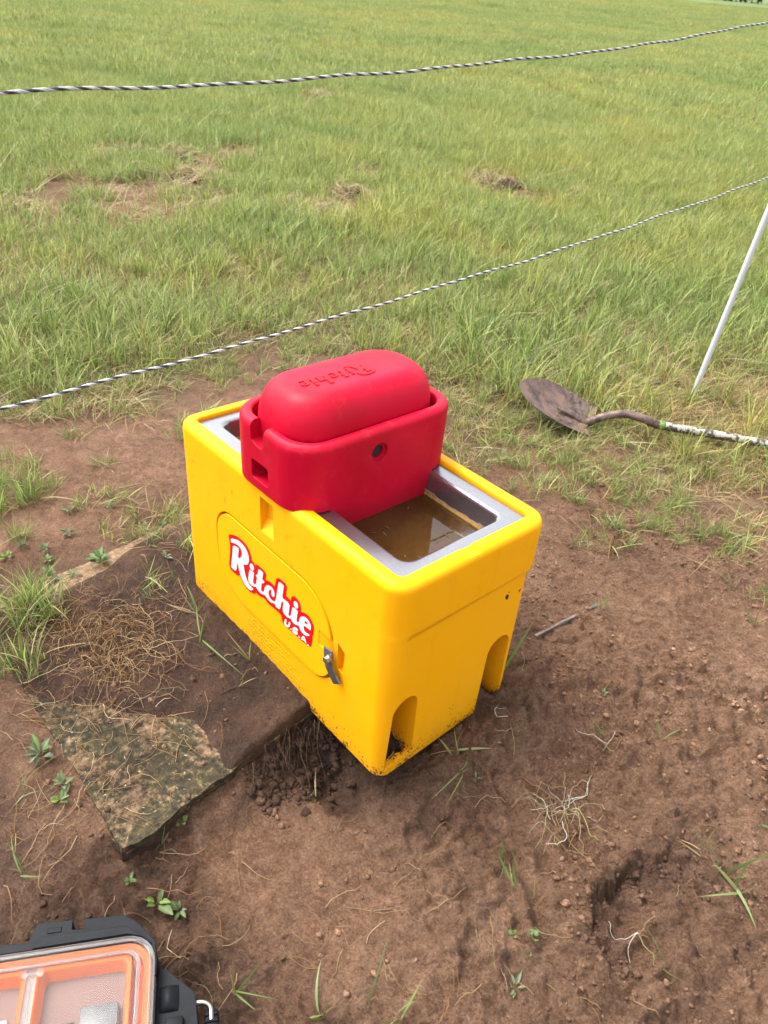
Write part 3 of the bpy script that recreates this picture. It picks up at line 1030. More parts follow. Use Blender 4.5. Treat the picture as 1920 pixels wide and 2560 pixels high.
def stadium(u0, u1, w0, w1, r, n=14, corners=None):
    P = []
    for i, (cu, cw, a0) in enumerate(((u1, w1, 0), (u0, w1, 90), (u0, w0, 180), (u1, w0, 270))):
        rr = corners[i] if corners else r
        cu += -rr if i in (0, 3) else rr
        cw += -rr if i in (0, 1) else rr
        for k in range(n + 1):
            a = math.radians(a0 + 90 * k / n)
            P.append((cu + rr * math.cos(a), cw + rr * math.sin(a)))
    return P


DOOR = (-.648, -.159, .155, .409)
DC = (.125, .075, .125, .075)
cuts.append(prism(stadium(DOOR[0] - .008, DOOR[1] + .007, DOOR[2] - .008, DOOR[3] + .006, .1, corners=[c + .006 for c in DC]), 1, -.05, -.012))
# slot below the tower on the long side, its sill sloping outwards
s = bmesh.new()
sv = [[(u, v, w) for u, v, w in ((u_, -.05, .545), (u_, -.014, .540), (u_, -.016, .478), (u_, -.05, .425))] for u_ in (-.443, -.389)]
loft(sv, bm=s)
cuts.append(s)
# pocket behind the latch
cuts.append(prism([(-.138, .315), (-.112, .30), (-.118, .235), (-.138, .235)], 1, -.05, -.018))
for uu in (.03, -.83):
    b_ = bmesh.new()
    vs = [(v, w) for v, w in ((.160, .60), (.166, .5715), (.200, .5715), (.212, .60))]
    loft([[(uu - .06, v, w) for v, w in vs], [(uu + .06, v, w) for v, w in vs]], bm=b_)
    cuts.append(b_)
body = boolean(body, cuts)
casing = obj('casing', body, M['yellow'], tank, smooth=28)
wm = casing.modifiers.new('wn', 'WEIGHTED_NORMAL'); wm.keep_sharp = True

# ---- access door with its decal
bm = prism(stadium(*DOOR, .1, corners=DC), 1, -.0375, -.013)
es = [e for e in bm.edges if all(abs(v.co.y + .0375) < 1e-5 for v in e.verts)]
bmesh.ops.bevel(bm, geom=es, offset=.005, segments=3, profile=.5, affect='EDGES')
k1 = bmesh.new()
loft([[(-.205, -.045, w), (-.205, -.0365, w), (-.150, -.027, w), (-.150, -.045, w)] for w in (.262, .306)], bm=k1)
bm = boolean(bm, [k1])
door = obj('access_door', bm, M['yellow_door'], tank, smooth=25)
wm = door.modifiers.new('wn', 'WEIGHTED_NORMAL'); wm.keep_sharp = True


def chaikin(P, n=1):
    P = np.asarray(P, float)
    for _ in range(n):
        Q = np.roll(P, -1, 0)
        P = np.stack([P * .80 + Q * .20, P * .20 + Q * .80], 1).reshape(-1, 2)
    return P


def flat(name, loops, mapf, extrude, mat, parent, smooth=1):
    """closed outlines (with holes) as a thin plate; mapf maps (a, b, height) to 3-D"""
    cu = bpy.data.curves.new(name, 'CURVE')
    cu.dimensions = '2D'; cu.fill_mode = 'BOTH'; cu.extrude = extrude / 2
    for L in loops:
        P = chaikin(L, smooth) if smooth else np.asarray(L, float)
        sp = cu.splines.new('POLY')
        sp.points.add(len(P) - 1)
        for p, c in zip(sp.points, P):
            p.co = (c[0], c[1], 0, 1)
        sp.use_cyclic_u = True
    o = bpy.data.objects.new('tmp', cu); COL.objects.link(o)
    dg = bpy.context.evaluated_depsgraph_get()
    me = bpy.data.meshes.new_from_object(o.evaluated_get(dg))
    bpy.data.objects.remove(o); bpy.data.curves.remove(cu)
    for v in me.vertices:
        v.co = mapf(v.co.x, v.co.y, v.co.z + extrude / 2)
    me.name = name
    bm = bmesh.new(); bm.from_mesh(me); bpy.data.meshes.remove(me)
    return obj(name, bm, mat, parent)


LG = {k: np.array(v) * 1e-4 for k, v in LOGO.items()}
FACE = -.0375
decal = flat('decal', [LG['red']], lambda a, b, h: (a, FACE - .0002 - h, b), .0006, M['decal_red'], door, 1)
flat('lettering', [LG[k] for k in ('R', 'd1', 'word', 'eye', 'd2', 'U', 'p1', 'S', 'p2', 'A', 'Ae', 'p3')],
     lambda a, b, h: (a, FACE - .0009 - h, b), .0006, M['decal_white'], door, 1)

# ---- raised moulded small print low on the long side (too small to read)
V_, Q_ = [], []
rr = random.Random(5)
for li, (ua, ub, w) in enumerate(((-.50, -.33, .128), (-.52, -.36, .114), (-.52, -.30, .100), (-.50, -.32, .086), (-.48, -.28, .072), (-.44, -.26, .058))):
    u = ua
    while u < ub:
        lw = rr.uniform(.004, .007)
        if rr.random() < .85:
            for _ in range(2):
                uu = u + rr.uniform(0, .002); ww = w + rr.uniform(-.003, .003); dh = rr.uniform(.002, .004)
                face = V0 + .0068 * (1 - ww / .57)
                n0 = len(V_)
                for (a, b) in ((0, 0), (lw * .7, 0), (lw * .7, dh), (0, dh)):
                    V_.append((uu + a, face + .001, ww + b)); V_.append((uu + a * .8 + lw * .07, face - .0012, ww + b * .7 + dh * .1))
                i = [n0 + k for k in range(8)]
                Q_ += [(i[1], i[3], i[5], i[7]), (i[0], i[2], i[3], i[1]), (i[2], i[4], i[5], i[3]), (i[4], i[6], i[7], i[5]), (i[6], i[0], i[1], i[7])]
        u += lw
link('moulded_print', np_mesh('moulded_print', V_, Q_), M['yellow'], tank)

# ---- latch strap and its bolt
P = [(-.157, -.047, .289), (-.152, -.049, .262), (-.147, -.049, .240), (-.138, -.046, .222), (-.124, -.043, .203)]
bm = bmesh.new()
L, prev = [], None
for k, p in enumerate(P):
    p = Vector(p)
    d = (Vector(P[min(k + 1, len(P) - 1)]) - Vector(P[max(k - 1, 0)])).normalized()
    side = d.cross(Vector((0, 1, 0))).normalized() * -.0145
    nn = side.cross(d).normalized() * .0022
    L.append([p - side - nn, p + side - nn, p + side + nn, p - side + nn])
loft(L, bm=bm)
bevel(bm, .0007, 1)
latch = obj('latch', bm, M['strap'], tank)
bm = bmesh.new()
hexa = [(math.cos(math.pi / 3 * k) * .0095, math.sin(math.pi / 3 * k) * .0095) for k in range(6)]
prism([(-.150 + a, .265 + b) for a, b in hexa], 1, -.0605, -.0515, bm)
bevel(bm, .001, 2)
circ = [(math.cos(math.pi / 10 * k) * .0125, math.sin(math.pi / 10 * k) * .0125) for k in range(20)]
prism([(-.150 + a, .265 + b) for a, b in circ], 1, -.053, -.0508, bm)
obj('bolt', bm, M['bolt'], latch, smooth=40)

# ---- stainless pan
secs = []


def pan_sec(d, w, r, outer=False):
    return rrect(-.765 + d, -.035 - d, .046 + d, .345 - d, r, w, 8)


secs.append(rrect(-.7965, -.0025, .0025, .3875, .012, .5645, 8))
secs.append(rrect(-.7965, -.0025, .0025, .3875, .012, .5665, 8))
secs.append(pan_sec(-.006, .5665, .034))
for k in range(1, 6):
    a = math.pi / 2 * k / 5
    secs.append(pan_sec(-.006 + .010 * math.sin(a), .5565 + .010 * math.cos(a), .032))
secs += [pan_sec(.008, .53, .030), pan_sec(.012, .50, .03), pan_sec(.018, .45, .03), pan_sec(.028, .437, .035), pan_sec(.05, .432, .03)]
bm = loft(secs, cap0=False)
obj('drinking_pan', bm, M['steel'], tank, smooth=50)
for a, b in ((-.2765, -.0465), (-.7535, -.5535)):
    bm = bmesh.new()
    nxw, nyw = 20, 24
    vv = [[bm.verts.new((a + (b - a) * i / nxw, .0575 + .276 * j / nyw, .505)) for j in range(nyw + 1)] for i in range(nxw + 1)]
    for i in range(nxw):
        for j in range(nyw):
            bm.faces.new((vv[i][j], vv[i + 1][j], vv[i + 1][j + 1], vv[i][j + 1]))
    obj('water', bm, M['water'], tank, smooth=60)
# leaves and scum drifting on the water
V_, T_3 = [], []
for _ in range(11):
    u, v = rr.uniform(-.27, -.055), rr.uniform(.07, .32)
    a = rr.uniform(0, 6.3); l = rr.uniform(.004, .016); wd = rr.uniform(.0008, .003)
    n0 = len(V_)
    for (p, q_) in ((-l, 0), (0, -wd), (l, 0), (0, wd)):
        V_.append((u + p * math.cos(a) - q_ * math.sin(a), v + p * math.sin(a) + q_ * math.cos(a), .5056 + (.0008 if q_ else 0)))
    T_3 += [(n0, n0 + 1, n0 + 2), (n0, n0 + 2, n0 + 3)]
fl = link('floating_debris', np_mesh('floating_debris', V_, tris=T_3), simple('debris', (.05, .03, .015), .7), tank)
tag(fl, kind='stuff')

# ---- red tower
RU0, RU1, RV0, RV1 = -.563, -.274, -.047, .426


def rsec(w, ins, r=.085):
    return rrect(RU0 + ins, RU1 - ins, RV0 + ins, RV1 - ins, max(.02, r - ins), w, 12)


secs = [rsec(.568, .003), rsec(.5695, .001), rsec(.572, 0)]
for w in np.linspace(.60, .712, 4):
    secs.append(rsec(w, -.002 * (w - .57) / .14))
for k in range(1, 7):
    a = math.pi / 2 * k / 6
    secs.append(rsec(.716 + .018 * math.sin(a), -.002 + .015 * (1 - math.cos(a))))
secs += [rsec(.7335, .022), rsec(.730, .026), rsec(.724, .028), rsec(.66, .031)]
tower = loft(secs)
leg = loft([rrect(-.551, -.279, .052, .341, .008, .446, 6), rrect(-.5535, -.2765, .050, .343, .008, .52, 6), rrect(-.5555, -.2745, .036, .352, .006, .566, 6), rrect(-.5555, -.2745, .036, .352, .006, .60, 6)])
tower = boolean(tower, [leg], 'UNION')
cuts = []
cuts.append(prism(stadium(-.458, -.393, .594, .642, .006, 4), 1, -.07, .012))
b_ = bmesh.new()
loft([[(u, v, w) for u, w in ((-.464, .76), (-.456, .690), (-.440, .682), (-.416, .682), (-.410, .692), (-.406, .76))] for v in (-.07, .0)], bm=b_)
cuts.append(b_)
n = 28
for r, d in ((.0235, .006), (.0165, .02)):
    b_ = prism([(.169 + r * math.cos(2 * math.pi * k / n), .675 + r * math.sin(2 * math.pi * k / n)) for k in range(n)], 0, RU1 - d, RU1 + .03)
    cuts.append(b_)
b_ = prism([(.169 + .0165 * math.cos(2 * math.pi * k / n), .675 + .0165 * math.sin(2 * math.pi * k / n)) for k in range(n)], 0, RU1 - .11, RU1 - .01)
cuts.append(b_)
tower = boolean(tower, cuts)
tw = obj('tower', tower, M['red'], tank, smooth=30)
wm = tw.modifiers.new('wn', 'WEIGHTED_NORMAL'); wm.keep_sharp = True
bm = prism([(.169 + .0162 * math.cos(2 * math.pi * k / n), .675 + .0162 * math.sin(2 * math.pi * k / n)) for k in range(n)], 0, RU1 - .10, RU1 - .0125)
obj('hole_shade_plug', bm, M['black_shade_mud'], tw)  # solid black plug: the shade inside the hole given as colour
# threaded stud in the window
prof = []
for k in range(16):
    prof.append([((.0052 + (.0012 if k % 2 else 0)) * math.cos(2 * math.pi * q / 12), (.0052 + (.0012 if k % 2 else 0)) * math.sin(2 * math.pi * q / 12), k * .0016) for q in range(12)])
bm = loft(prof)
prof = [[(.0115 * math.cos(2 * math.pi * q / 16), .0115 * math.sin(2 * math.pi * q / 16), z) for q in range(16)] for z in (-.003, .001)]
loft(prof, bm=bm)
for v in bm.verts:
    v.co = Vector((v.co.x - .404, v.co.y - .026, v.co.z + .5975))
obj('stud', bm, M['bolt'], tw, smooth=40)

# ---- red lid
secs = []
LU0, LU1, LV0, LV1 = -.5345, -.3025, -.025, .403


def lsec(w, ins):
    return rrect(LU0 + ins, LU1 - ins, LV0 + ins * 1.05, LV1 - ins * 1.05, min(max(.035, .098 - ins * .75), (LU1 - LU0) / 2 - ins - .001), w, 14)


secs += [lsec(.66, .004), lsec(.70, .001), lsec(.712, 0)]
LT = .814
for k in range(1, 15):
    a = math.radians(86) * k / 14
    secs.append(lsec(.712 + (LT - .712) * (math.sin(a) / math.sin(math.radians(86))) ** .86, 0.064 * (1 - math.cos(a) ** .86)))
secs.append(lsec(LT + .0004, .066))
bm = loft(secs)
lid = obj('lid', bm, M['red'], tank, smooth=50)
wm = lid.modifiers.new('wn', 'WEIGHTED_NORMAL'); wm.keep_sharp = True
M['red_print'] = simple('red_moulding', (.36, .0008, .008), .5, spec=.15, var=.05)
# raised name on the lid: reads from the far side, tops of the letters towards +u
allp = np.concatenate([LG[k] for k in ('R', 'word', 'd1', 'd2')])
# level the word: its base line rises along the decal
cx, cy = allp[:, 0].mean(), allp[:, 1].mean()


def emb(p):
    p = np.asarray(p) - (cx, cy)
    a = math.radians(0)
    k = .192 / (allp[:, 0].max() - allp[:, 0].min())
    return np.stack([p[:, 0] * k, p[:, 1] * k * .9], 1)


flat('raised_name', [emb(LG[k]) for k in ('R', 'd1', 'word', 'eye', 'd2')],
     lambda a, b, h: (-.408 + b, .148 - a, LT + .0002 + h), .0022, M['red_print'], lid, 1)

# ---- beads of rain on the casing
V_, T_3 = [], []
ico = bmesh.new(); bmesh.ops.create_icosphere(ico, subdivisions=1, radius=1.0)
iv = np.array([v.co for v in ico.verts]); it = np.array([[v.index for v in f.verts] for f in ico.faces]); ico.free()
base = 0
for k in range(260):
    r = rr.uniform(.0009, .0024) * rr.choice((.7, 1, 1, 1.3))
    q_ = rr.random()
    if q_ < .5:
        v, w = rr.uniform(.0, .39), rr.uniform(.25, .555) ; w = max(w, rr.uniform(.25, .555))
        c = (U1 - .0068 * (1 - w / .57) - (.011 if w < .43 else 0), v, w); sc = (r * .5, r, r * rr.uniform(1, 1.8))
        if .42 < w < .45:
            continue
    elif q_ < .85:
        u, w = rr.uniform(-.79, -.01), rr.uniform(.42, .55)
        c = (u, V0 + .0068 * (1 - w / .57), w); sc = (r, r * .5, r * rr.uniform(1, 2.2))
        if -.46 < u < -.38:
            continue
    else:
        u, w = rr.uniform(-.8, -.66), rr.uniform(.15, .45)
        c = (u, V0 + .0068 * (1 - w / .57), w); sc = (r, r * .5, r * rr.uniform(1, 2.))
    V_.append(iv * sc + c); T_3.append(it + base); base += len(iv)
dm, nt, out = new_mat('rain_beads')
tr = N(nt, 'ShaderNodeBsdfTransparent'); gl = N(nt, 'ShaderNodeBsdfGlossy', Roughness=.03)
fr = N(nt, 'ShaderNodeFresnel', IOR=1.22); mx = nt.nodes.new('ShaderNodeMixShader')
nt.links.new(fr.outputs[0], mx.inputs[0]); nt.links.new(tr.outputs[0], mx.inputs[1]); nt.links.new(gl.outputs[0], mx.inputs[2])
nt.links.new(mx.outputs[0], out.inputs[0])
tag(link('rain_beads', np_mesh('rain_beads', np.concatenate(V_), tris=np.concatenate(T_3), smooth=True), dm, tank), kind='stuff')


# ---- flecks of mud stuck to the short end
def lump_mesh(name, rad, seed, squash=(1, 1, 1), sub=2, amp=.35):
    bm = bmesh.new()
    bmesh.ops.create_icosphere(bm, subdivisions=sub, radius=1.0)
    r_ = np.random.default_rng(seed)
    f = r_.normal(size=(5, 3)) * 1.6; ph = r_.random(5) * 6
    for v in bm.verts:
        c = np.array(v.co)
        d = 1 + amp * sum(math.sin(float(f[k] @ c) + ph[k]) for k in range(5)) / 3
        v.co = Vector(c * d * rad * np.array(squash))
    return bm


for k, (v, w, r) in enumerate(((.3345, .381, .0075), (.338, .392, .004), (.381, .376, .0035), (.191, .279, .0055), (.196, .271, .002))):
    bm = lump_mesh('mud_fleck', r, 40 + k, (.3, .8, 1.2), 2, .5)
    bmesh.ops.translate(bm, vec=(U1 - .011 - .0068 * (1 - w / .57), v, w), verts=bm.verts)
    me_o = obj('mud_fleck', bm, M['black_shade_mud'], tank, smooth=80)

# ------------------------------------------------------------------ fence: post and two twisted ropes
pb = on_ground(1730, 992)
lean = Vector((.035, .075, 1.0)).normalized()
post = empty('fence_post', pb)
tag(post, 'white plastic fence post standing in the short grass behind the shovel', 'fence post', )
ax1 = lean.cross(Vector((1, 0, 0))).normalized(); ax2 = lean.cross(ax1)
bm = bmesh.new()
loft([[tuple(lean * h + (ax1 * math.cos(2 * math.pi * k / 20) + ax2 * math.sin(2 * math.pi * k / 20)) * .0125) for k in range(20)] for h in (-.15, .3, .8, 1.3, 1.62)], bm=bm)
obj('tube', bm, M['pvc'], post, smooth=40)
bm = bmesh.new()
loft([[tuple(lean * h + (ax1 * math.cos(2 * math.pi * k / 20) + ax2 * math.sin(2 * math.pi * k / 20)) * r) for k in range(20)] for h, r in ((1.605, .0150), (1.632, .0150), (1.637, .0135), (1.638, .008))], bm=bm)
obj('cap', bm, M['pvc'], post, smooth=40)

FP0 = np.array([-.47, -.45, 0]); FP1 = np.array([pb[0] + .03, pb[1] + .08, 0])
fd = FP1 - FP0; fn = np.array([fd[1], -fd[0], 0]); fn /= np.linalg.norm(fn)


def on_fence(px, py):
    d = RW.T @ np.array([(px - 960) / FPX, (py - 1280) / FPX, 1.0])
    return CAM + d * (((FP0 - CAM) @ fn) / (d @ fn))


def rope(name, label, pix, ext, wob):
    P = np.array([on_fence(*p) for p in pix])
    s = np.concatenate([[0], np.cumsum(np.linalg.norm(np.diff(P, axis=0), axis=1))])
    t = np.linspace(-.55, s[-1] + ext, 1500)
    C3 = np.stack([np.polyval(np.polyfit(s, P[:, k], 2 if k == 2 else 1), t) for k in range(3)], 1)
    C3[:, 2] += .0022 * np.sin(t * 9 + wob) * np.sin(t * 3.1 + wob) + .0012 * np.sin(t * 23 + wob * 3)
    C3[:, 0] += .0016 * np.sin(t * 13 + wob)
    T = np.gradient(C3, axis=0); T /= np.linalg.norm(T, axis=1, keepdims=True)
    A = np.cross(T, [0, 0, 1]); A /= np.linalg.norm(A, axis=1, keepdims=True); B = np.cross(T, A)
    root = empty(name, tuple(C3[len(C3) // 2]))
    tag(root, label, 'fence rope', 'twisted fence ropes above the trough')
    pitch = .034
    mid = C3[len(C3) // 2]
    ph = 2 * math.pi * t / pitch + 1.1 * np.sin(t * 5 + wob) + .7 * np.sin(t * 17 + 2 * wob) + .3 * np.sin(t * 41)
    for nm, cols in (('white_strand', (0, 1)), ('black_strand', (2, 3))):
        L = []
        for q_ in cols:
            # each ply is two yarns lying side by side
            a = ph + math.pi * .5 * q_
            L.append((C3 - mid + (A * np.cos(a)[:, None] + B * np.sin(a)[:, None]) * .0016, .00160 if 'white' in nm else .00125))
        V, Q, I = tubes(L, 6)
        link(nm, np_mesh(nm, V, Q, smooth=True), M['rope_white' if 'white' in nm else 'rope_black'], root)
    return C3


rope('fence_rope', 'lower black and white twisted rope passing closest over the red lid', [(0, 1023), (463, 903), (694, 833), (1157, 697), (1504, 592), (1920, 443)], .5, 1.0)
rope('fence_rope', 'upper black and white twisted rope strung across the open pasture', [(0, 235), (463, 214), (926, 185), (1389, 141), (1920, 55)], .7, 4.0)

# ------------------------------------------------------------------ shovel lying face up
S0 = Vector((-.745, 1.755, .047)); TIP = Vector((-.985, 1.585, .178))
el = (TIP - S0).normalized(); et = Vector((-.1, .18, .05)); et = (et - el * et.dot(el)).normalized()
en = el.cross(et)
if en.z < 0:
    en = -en
LEN = (TIP - S0).length
shovel = empty('shovel', tuple(S0))
tag(shovel, 'old round point shovel with rusty blade and flaking white handle lying on the grass', 'shovel')


def mat_rust():
    m, nt, out = new_mat('rusty_steel')
    b = principled(nt, out, (.2, .13, .1), .55, .35)
    n1 = noise(nt, 14, 5, .65); n2 = noise(nt, 60, 4, .7)
    r = ramp(nt, [(.36, (.018, .015, .015)), (.45, (.085, .052, .042)), (.53, (.13, .088, .076)), (.62, (.20, .11, .055))])
    f = math_(nt, 'ADD', math_(nt, 'MULTIPLY', n1.outputs[0], .6), math_(nt, 'MULTIPLY', n2.outputs[0], .4))
    nt.links.new(f, r.inputs[0])
    nt.links.new(r.outputs[0], b.inputs['Base Color'])
    nt.links.new(math_(nt, 'ADD', math_(nt, 'MULTIPLY', n2.outputs[0], .5), .25), b.inputs['Roughness'])
    nt.links.new(bump(nt, n2.outputs[0], .35, .002), b.inputs['Normal'])
    return m


M['rust'] = mat_rust()


def mat_handle():
    m, nt, out = new_mat('flaking_paint_handle')
    b = principled(nt, out, (.6, .58, .5), .6)
    tc = nt.nodes.new('ShaderNodeTexCoord')
    mp = N(nt, 'ShaderNodeMapping'); mp.inputs['Scale'].default_value = (26, 26, 130)
    nt.links.new(tc.outputs['Generated'], mp.inputs[0])
    n = N(nt, 'ShaderNodeTexNoise', Scale=1.0, Detail=5, Roughness=.65)
    nt.links.new(tc.outputs['Object'], n.inputs['Vector'])
    n.inputs['Scale'].default_value = 34
    sp = nt.nodes.new('ShaderNodeSeparateXYZ'); nt.links.new(tc.outputs['Normal'], sp.inputs[0])
    at = N(nt, 'ShaderNodeAttribute', _attribute_name='upper')
    f = math_(nt, 'ADD', math_(nt, 'MULTIPLY', n.outputs[0], .8), math_(nt, 'MULTIPLY', at.outputs['Fac'], .34))
    r = ramp(nt, [(.695, (.045, .033, .028)), (.72, (.31, .29, .24))])
    nt.links.new(f, r.inputs[0])
    nt.links.new(r.outputs[0], b.inputs['Base Color'])
    nt.links.new(bump(nt, r.outputs[0], .4, .001), b.inputs['Normal'])
    return m


M['handle'] = mat_handle()
bm = bmesh.new()


def half_w(s):
    pts = [(0, .094), (.1, .100), (.3, .106), (.5, .106), (.68, .098), (.82, .078), (.92, .052), (.98, .024), (1, .004)]
    return float(np.interp(s, [p[0] for p in pts], [p[1] for p in pts]))


ni, nj = 34, 20
g0, g1 = [], []
for i in range(ni + 1):
    s = 1 - (1 - i / ni) ** 1.0
    r0, r1 = [], []
    for j in range(nj + 1):
        t = -1 + 2 * j / nj
        hw = half_w(s)
        frog = .020 * math.exp(-(t * hw / .024) ** 2) * (1 - min(1, s / .42)) ** 1.2
        h = .034 * (t * hw / .1) ** 2 - .020 * math.sin(math.pi * min(1, s)) + frog
        shoulder = .012 * (1 - abs(t) ** 3) if i == 0 else 0
        p = el * (s * LEN - .012 * (1 - abs(t)) * (i == 0)) + et * (t * hw) + en * h
        r0.append(bm.verts.new(p)); r1.append(bm.verts.new(p - en * .0022))
    g0.append(r0); g1.append(r1)
for i in range(ni):
    for j in range(nj):
        bm.faces.new((g0[i][j], g0[i + 1][j], g0[i + 1][j + 1], g0[i][j + 1]))
        bm.faces.new((g1[i][j], g1[i][j + 1], g1[i + 1][j + 1], g1[i + 1][j]))
for i in range(ni):
    for j in (0, nj):
        bm.faces.new((g0[i][j], g0[i + 1][j], g1[i + 1][j], g1[i][j]))
for j in range(nj):
    for i in (0, ni):
        bm.faces.new((g0[i][j], g0[i][j + 1], g1[i][j + 1], g1[i][j]))
# turned foot treads at the shoulder
for sgn in (-1, 1):
    a = [el * (-.004) + et * (sgn * q) + en * (.034 * (q / .1) ** 2) for q in (.030, .092)]
    for d, h in ((.0, .0),):
        sec = []
        for p in a:
            sec.append([tuple(p + en * .001), tuple(p - el * .016 + en * .006), tuple(p - el * .016 + en * .003), tuple(p - en * .002)])
        loft(sec, bm=bm)
obj('blade', bm, M['rust'], shovel, smooth=45)
PTS = [S0 + el * .13 - en * .004, S0 + el * .06 + en * .006, S0 + en * .012, Vector((-.700, 1.812, .083)), Vector((-.649, 1.872, .102)), Vector((-.592, 1.912, .099)), Vector((-.548, 1.942, .086)), Vector((-.528, 1.957, .081))]


def sm_path(P, n=8):
    P = [Vector(p) for p in P]
    out = []
    for k in range(len(P) - 1):
        p0, p1, p2, p3 = P[max(k - 1, 0)], P[k], P[k + 1], P[min(k + 2, len(P) - 1)]
        for q in range(n):
            t = q / n
            out.append(.5 * ((2 * p1) + (p2 - p0) * t + (2 * p0 - 5 * p1 + 4 * p2 - p3) * t * t + (3 * p1 - p0 - 3 * p2 + p3) * t ** 3))
    out.append(P[-1])
    return np.array(out)


sp_ = sm_path(PTS)
rad = np.interp(np.linspace(0, 1, len(sp_)), [0, .2, .32, .55, .8, 1], [.007, .013, .0165, .0165, .018, .0185])
V, Q, I = tubes([(sp_ - np.array(S0), rad)], 14)
link('socket', np_mesh('socket', V, Q, smooth=True), M['rust'], shovel)
E0 = Vector((-.528, 1.957, .081)); E1 = Vector((-.176, 2.238, .060)); hd = (E1 - E0).normalized()
M['green_band'] = simple('green_band', (.065, .14, .025), .6, var=.45, nscale=40)
bp = np.array([E0 + hd * q for q in (.0, .003, .02, .026)])
V, Q, I = tubes([(bp - np.array(S0), np.array([.0175, .0195, .0195, .0182]))], 16)
link('green_band', np_mesh('green_band', V, Q, smooth=True), M['green_band'], shovel)
hp = np.array([E0 + hd * q for q in np.linspace(.024, .95, 40)])
hp[:, 2] = np.maximum(hp[:, 2] - .0, .0) + .008 * np.sin(np.linspace(0, 3, 40))
V, Q, I = tubes([(hp - np.array(S0), np.interp(np.linspace(0, 1, 40), [0, .1, 1], [.0172, .0178, .0165]))], 18)
up_ = np.zeros(len(V)); ctr = np.tile(hp - np.array(S0), (18, 1))
dv = V - ctr
up_ = np.clip((dv[:, 2] * .9 + (dv @ np.array([.45, -.45, 0]))) / .018, -1, 1)
link('handle', np_mesh('handle', V, Q, smooth=True, attrs={'upper': up_ * .5 + .5}), M['handle'], shovel)

# ------------------------------------------------------------------ parts case in the near left corner
a60 = math.radians(60.3)
cm = [[math.cos(a60), -math.sin(a60), 0], [math.sin(a60), math.cos(a60), 0], [0, 0, 1]]
case = empty('parts_case', (.101, -.627, 0), cm)
tag(case, 'orange parts organizer case with black corner guards and clear lid lying on the soil', 'tool case')


def outline_prism(name, pts, z0, z1, mat, parent, bev=.003, top_inset=None):
    bm = prism(pts, 2, z0, z1)
    if bev:
        bevel(bm, bev, 2, 40)
    return obj(name, bm, mat, parent, smooth=40)


def rr2(x0, x1, y0, y1, r, n=6, chamfer=False):
    return [(p[0], p[1]) for p in rrect(x0, x1, y0, y1, r, 0, 1 if chamfer else n)]


XL, YB = -.50, -.33
# orange tray: floor, rim frame and the bins standing in it
tray = bmesh.new()
prism(rr2(XL, -.006, YB, .048, .045), 2, -.035, .050, tray)
cut = [prism(rr2(XL + .012, -.020, YB + .012, .034, .035), 2, .018, .08)]
tray = boolean(tray, cut)
bevel(tray, .0015, 1, 50)
obj('tray', tray, M['case_orange'], case, smooth=40)


def bin_(x0, x1, y0, y1, parent):
    b = prism(rr2(x0, x1, y0, y1, .012, 4), 2, .019, .054)
    c = loft([rrect(x0 + .014, x1 - .014, y0 + .014, y1 - .014, .012, .022, 4), rrect(x0 + .0075, x1 - .0075, y0 + .0075, y1 - .0075, .013, .06, 4)])
    b = boolean(b, [c]); bevel(b, .0008, 1, 50)
    o = obj('bin', b, M['case_orange'], parent, smooth=40)
    f = prism(rr2(x0 + .0139, x1 - .0139, y0 + .0139, y1 - .0139, .012, 4), 2, .0222, .0235)
    obj('bin_liner', f, M['bin_floor'], o)
    return o


b1 = bin_(-.206, -.040, -.160, .026, case)
b2 = bin_(-.395, -.218, -.160, .026, case)
bin_(-.206, -.040, -.316, -.168, case)
bin_(-.395, -.218, -.316, -.168, case)
# a plastic block and packets lying in the bins (seen through the lid)
bm = bmesh.new(); box(bm, (-.092, -.088, .034), (.064, .082, .022)); bevel(bm, .003, 2)
ob_ = obj('grey_block', bm, M['case_grey'], None, smooth=40); ob_.parent = None
ob_.matrix_world = case.matrix_world.copy()
tag(ob_, 'dark grey plastic block lying in the orange bin nearest the latch', 'block')
bm = bmesh.new(); box(bm, (-.152, -.095, .030), (.040, .060, .012)); bevel(bm, .003, 2)
ob_ = obj('dark_fitting', bm, M['case_black'], None, smooth=40); ob_.matrix_world = case.matrix_world.copy()
tag(ob_, 'small black fitting lying beside the grey block inside the case', 'fitting')
bm = bmesh.new(); box(bm, (-.27, -.06, .029), (.05, .035, .010)); bevel(bm, .004, 2)
ob_ = obj('pale_packet', bm, M['label_white'], None, smooth=40); ob_.matrix_world = case.matrix_world.copy()
tag(ob_, 'pale crumpled packet lying in the left orange bin of the case', 'packet')
# clear lid: a shell with a raised bead round its edge and a moulded rib
lidb = prism(rr2(XL, 0, YB, .053, .050), 2, .0530, .0600)
prb = boolean(lidb, [prism(rr2(XL + .016, -.016, YB + .016, .037, .038), 2, .0545, .07)])
bevel(prb, .0012, 2, 50)
cl = obj('clear_lid', prb, M['clear'], case, smooth=40)
rib = prism(rr2(XL + .022, -.024, YB + .022, .030, .030), 2, .0600, .0655)
rib = boolean(rib, [prism(rr2(XL + .029, -.031, YB + .029, .023, .026), 2, .05, .08)])
bevel(rib, .0012, 2, 50)
obj('lid_rib', rib, M['clear_edge'], cl, smooth=40)
rim = prism(rr2(XL - .001, .001, YB - .001, .054, .051), 2, .0603, .0640)
rim = boolean(rim, [prism(rr2(XL + .0085, -.0085, YB + .0085, .0445, .043), 2, .05, .08)])
bevel(rim, .0012, 2, 50)
obj('lid_rim', rim, M['clear_edge'], cl, smooth=40)
for (x0, x1, y0, y1) in ((-.218, -.200, -.30, .012), (-.228, -.190, .008, .022)):
    bm = prism(rr2(x0, x1, y0, y1, .004, 3), 2, .0552, .0622); bevel(bm, .001, 1, 50)
    obj('lid_rib', bm, M['clear_edge'], cl, smooth=40)
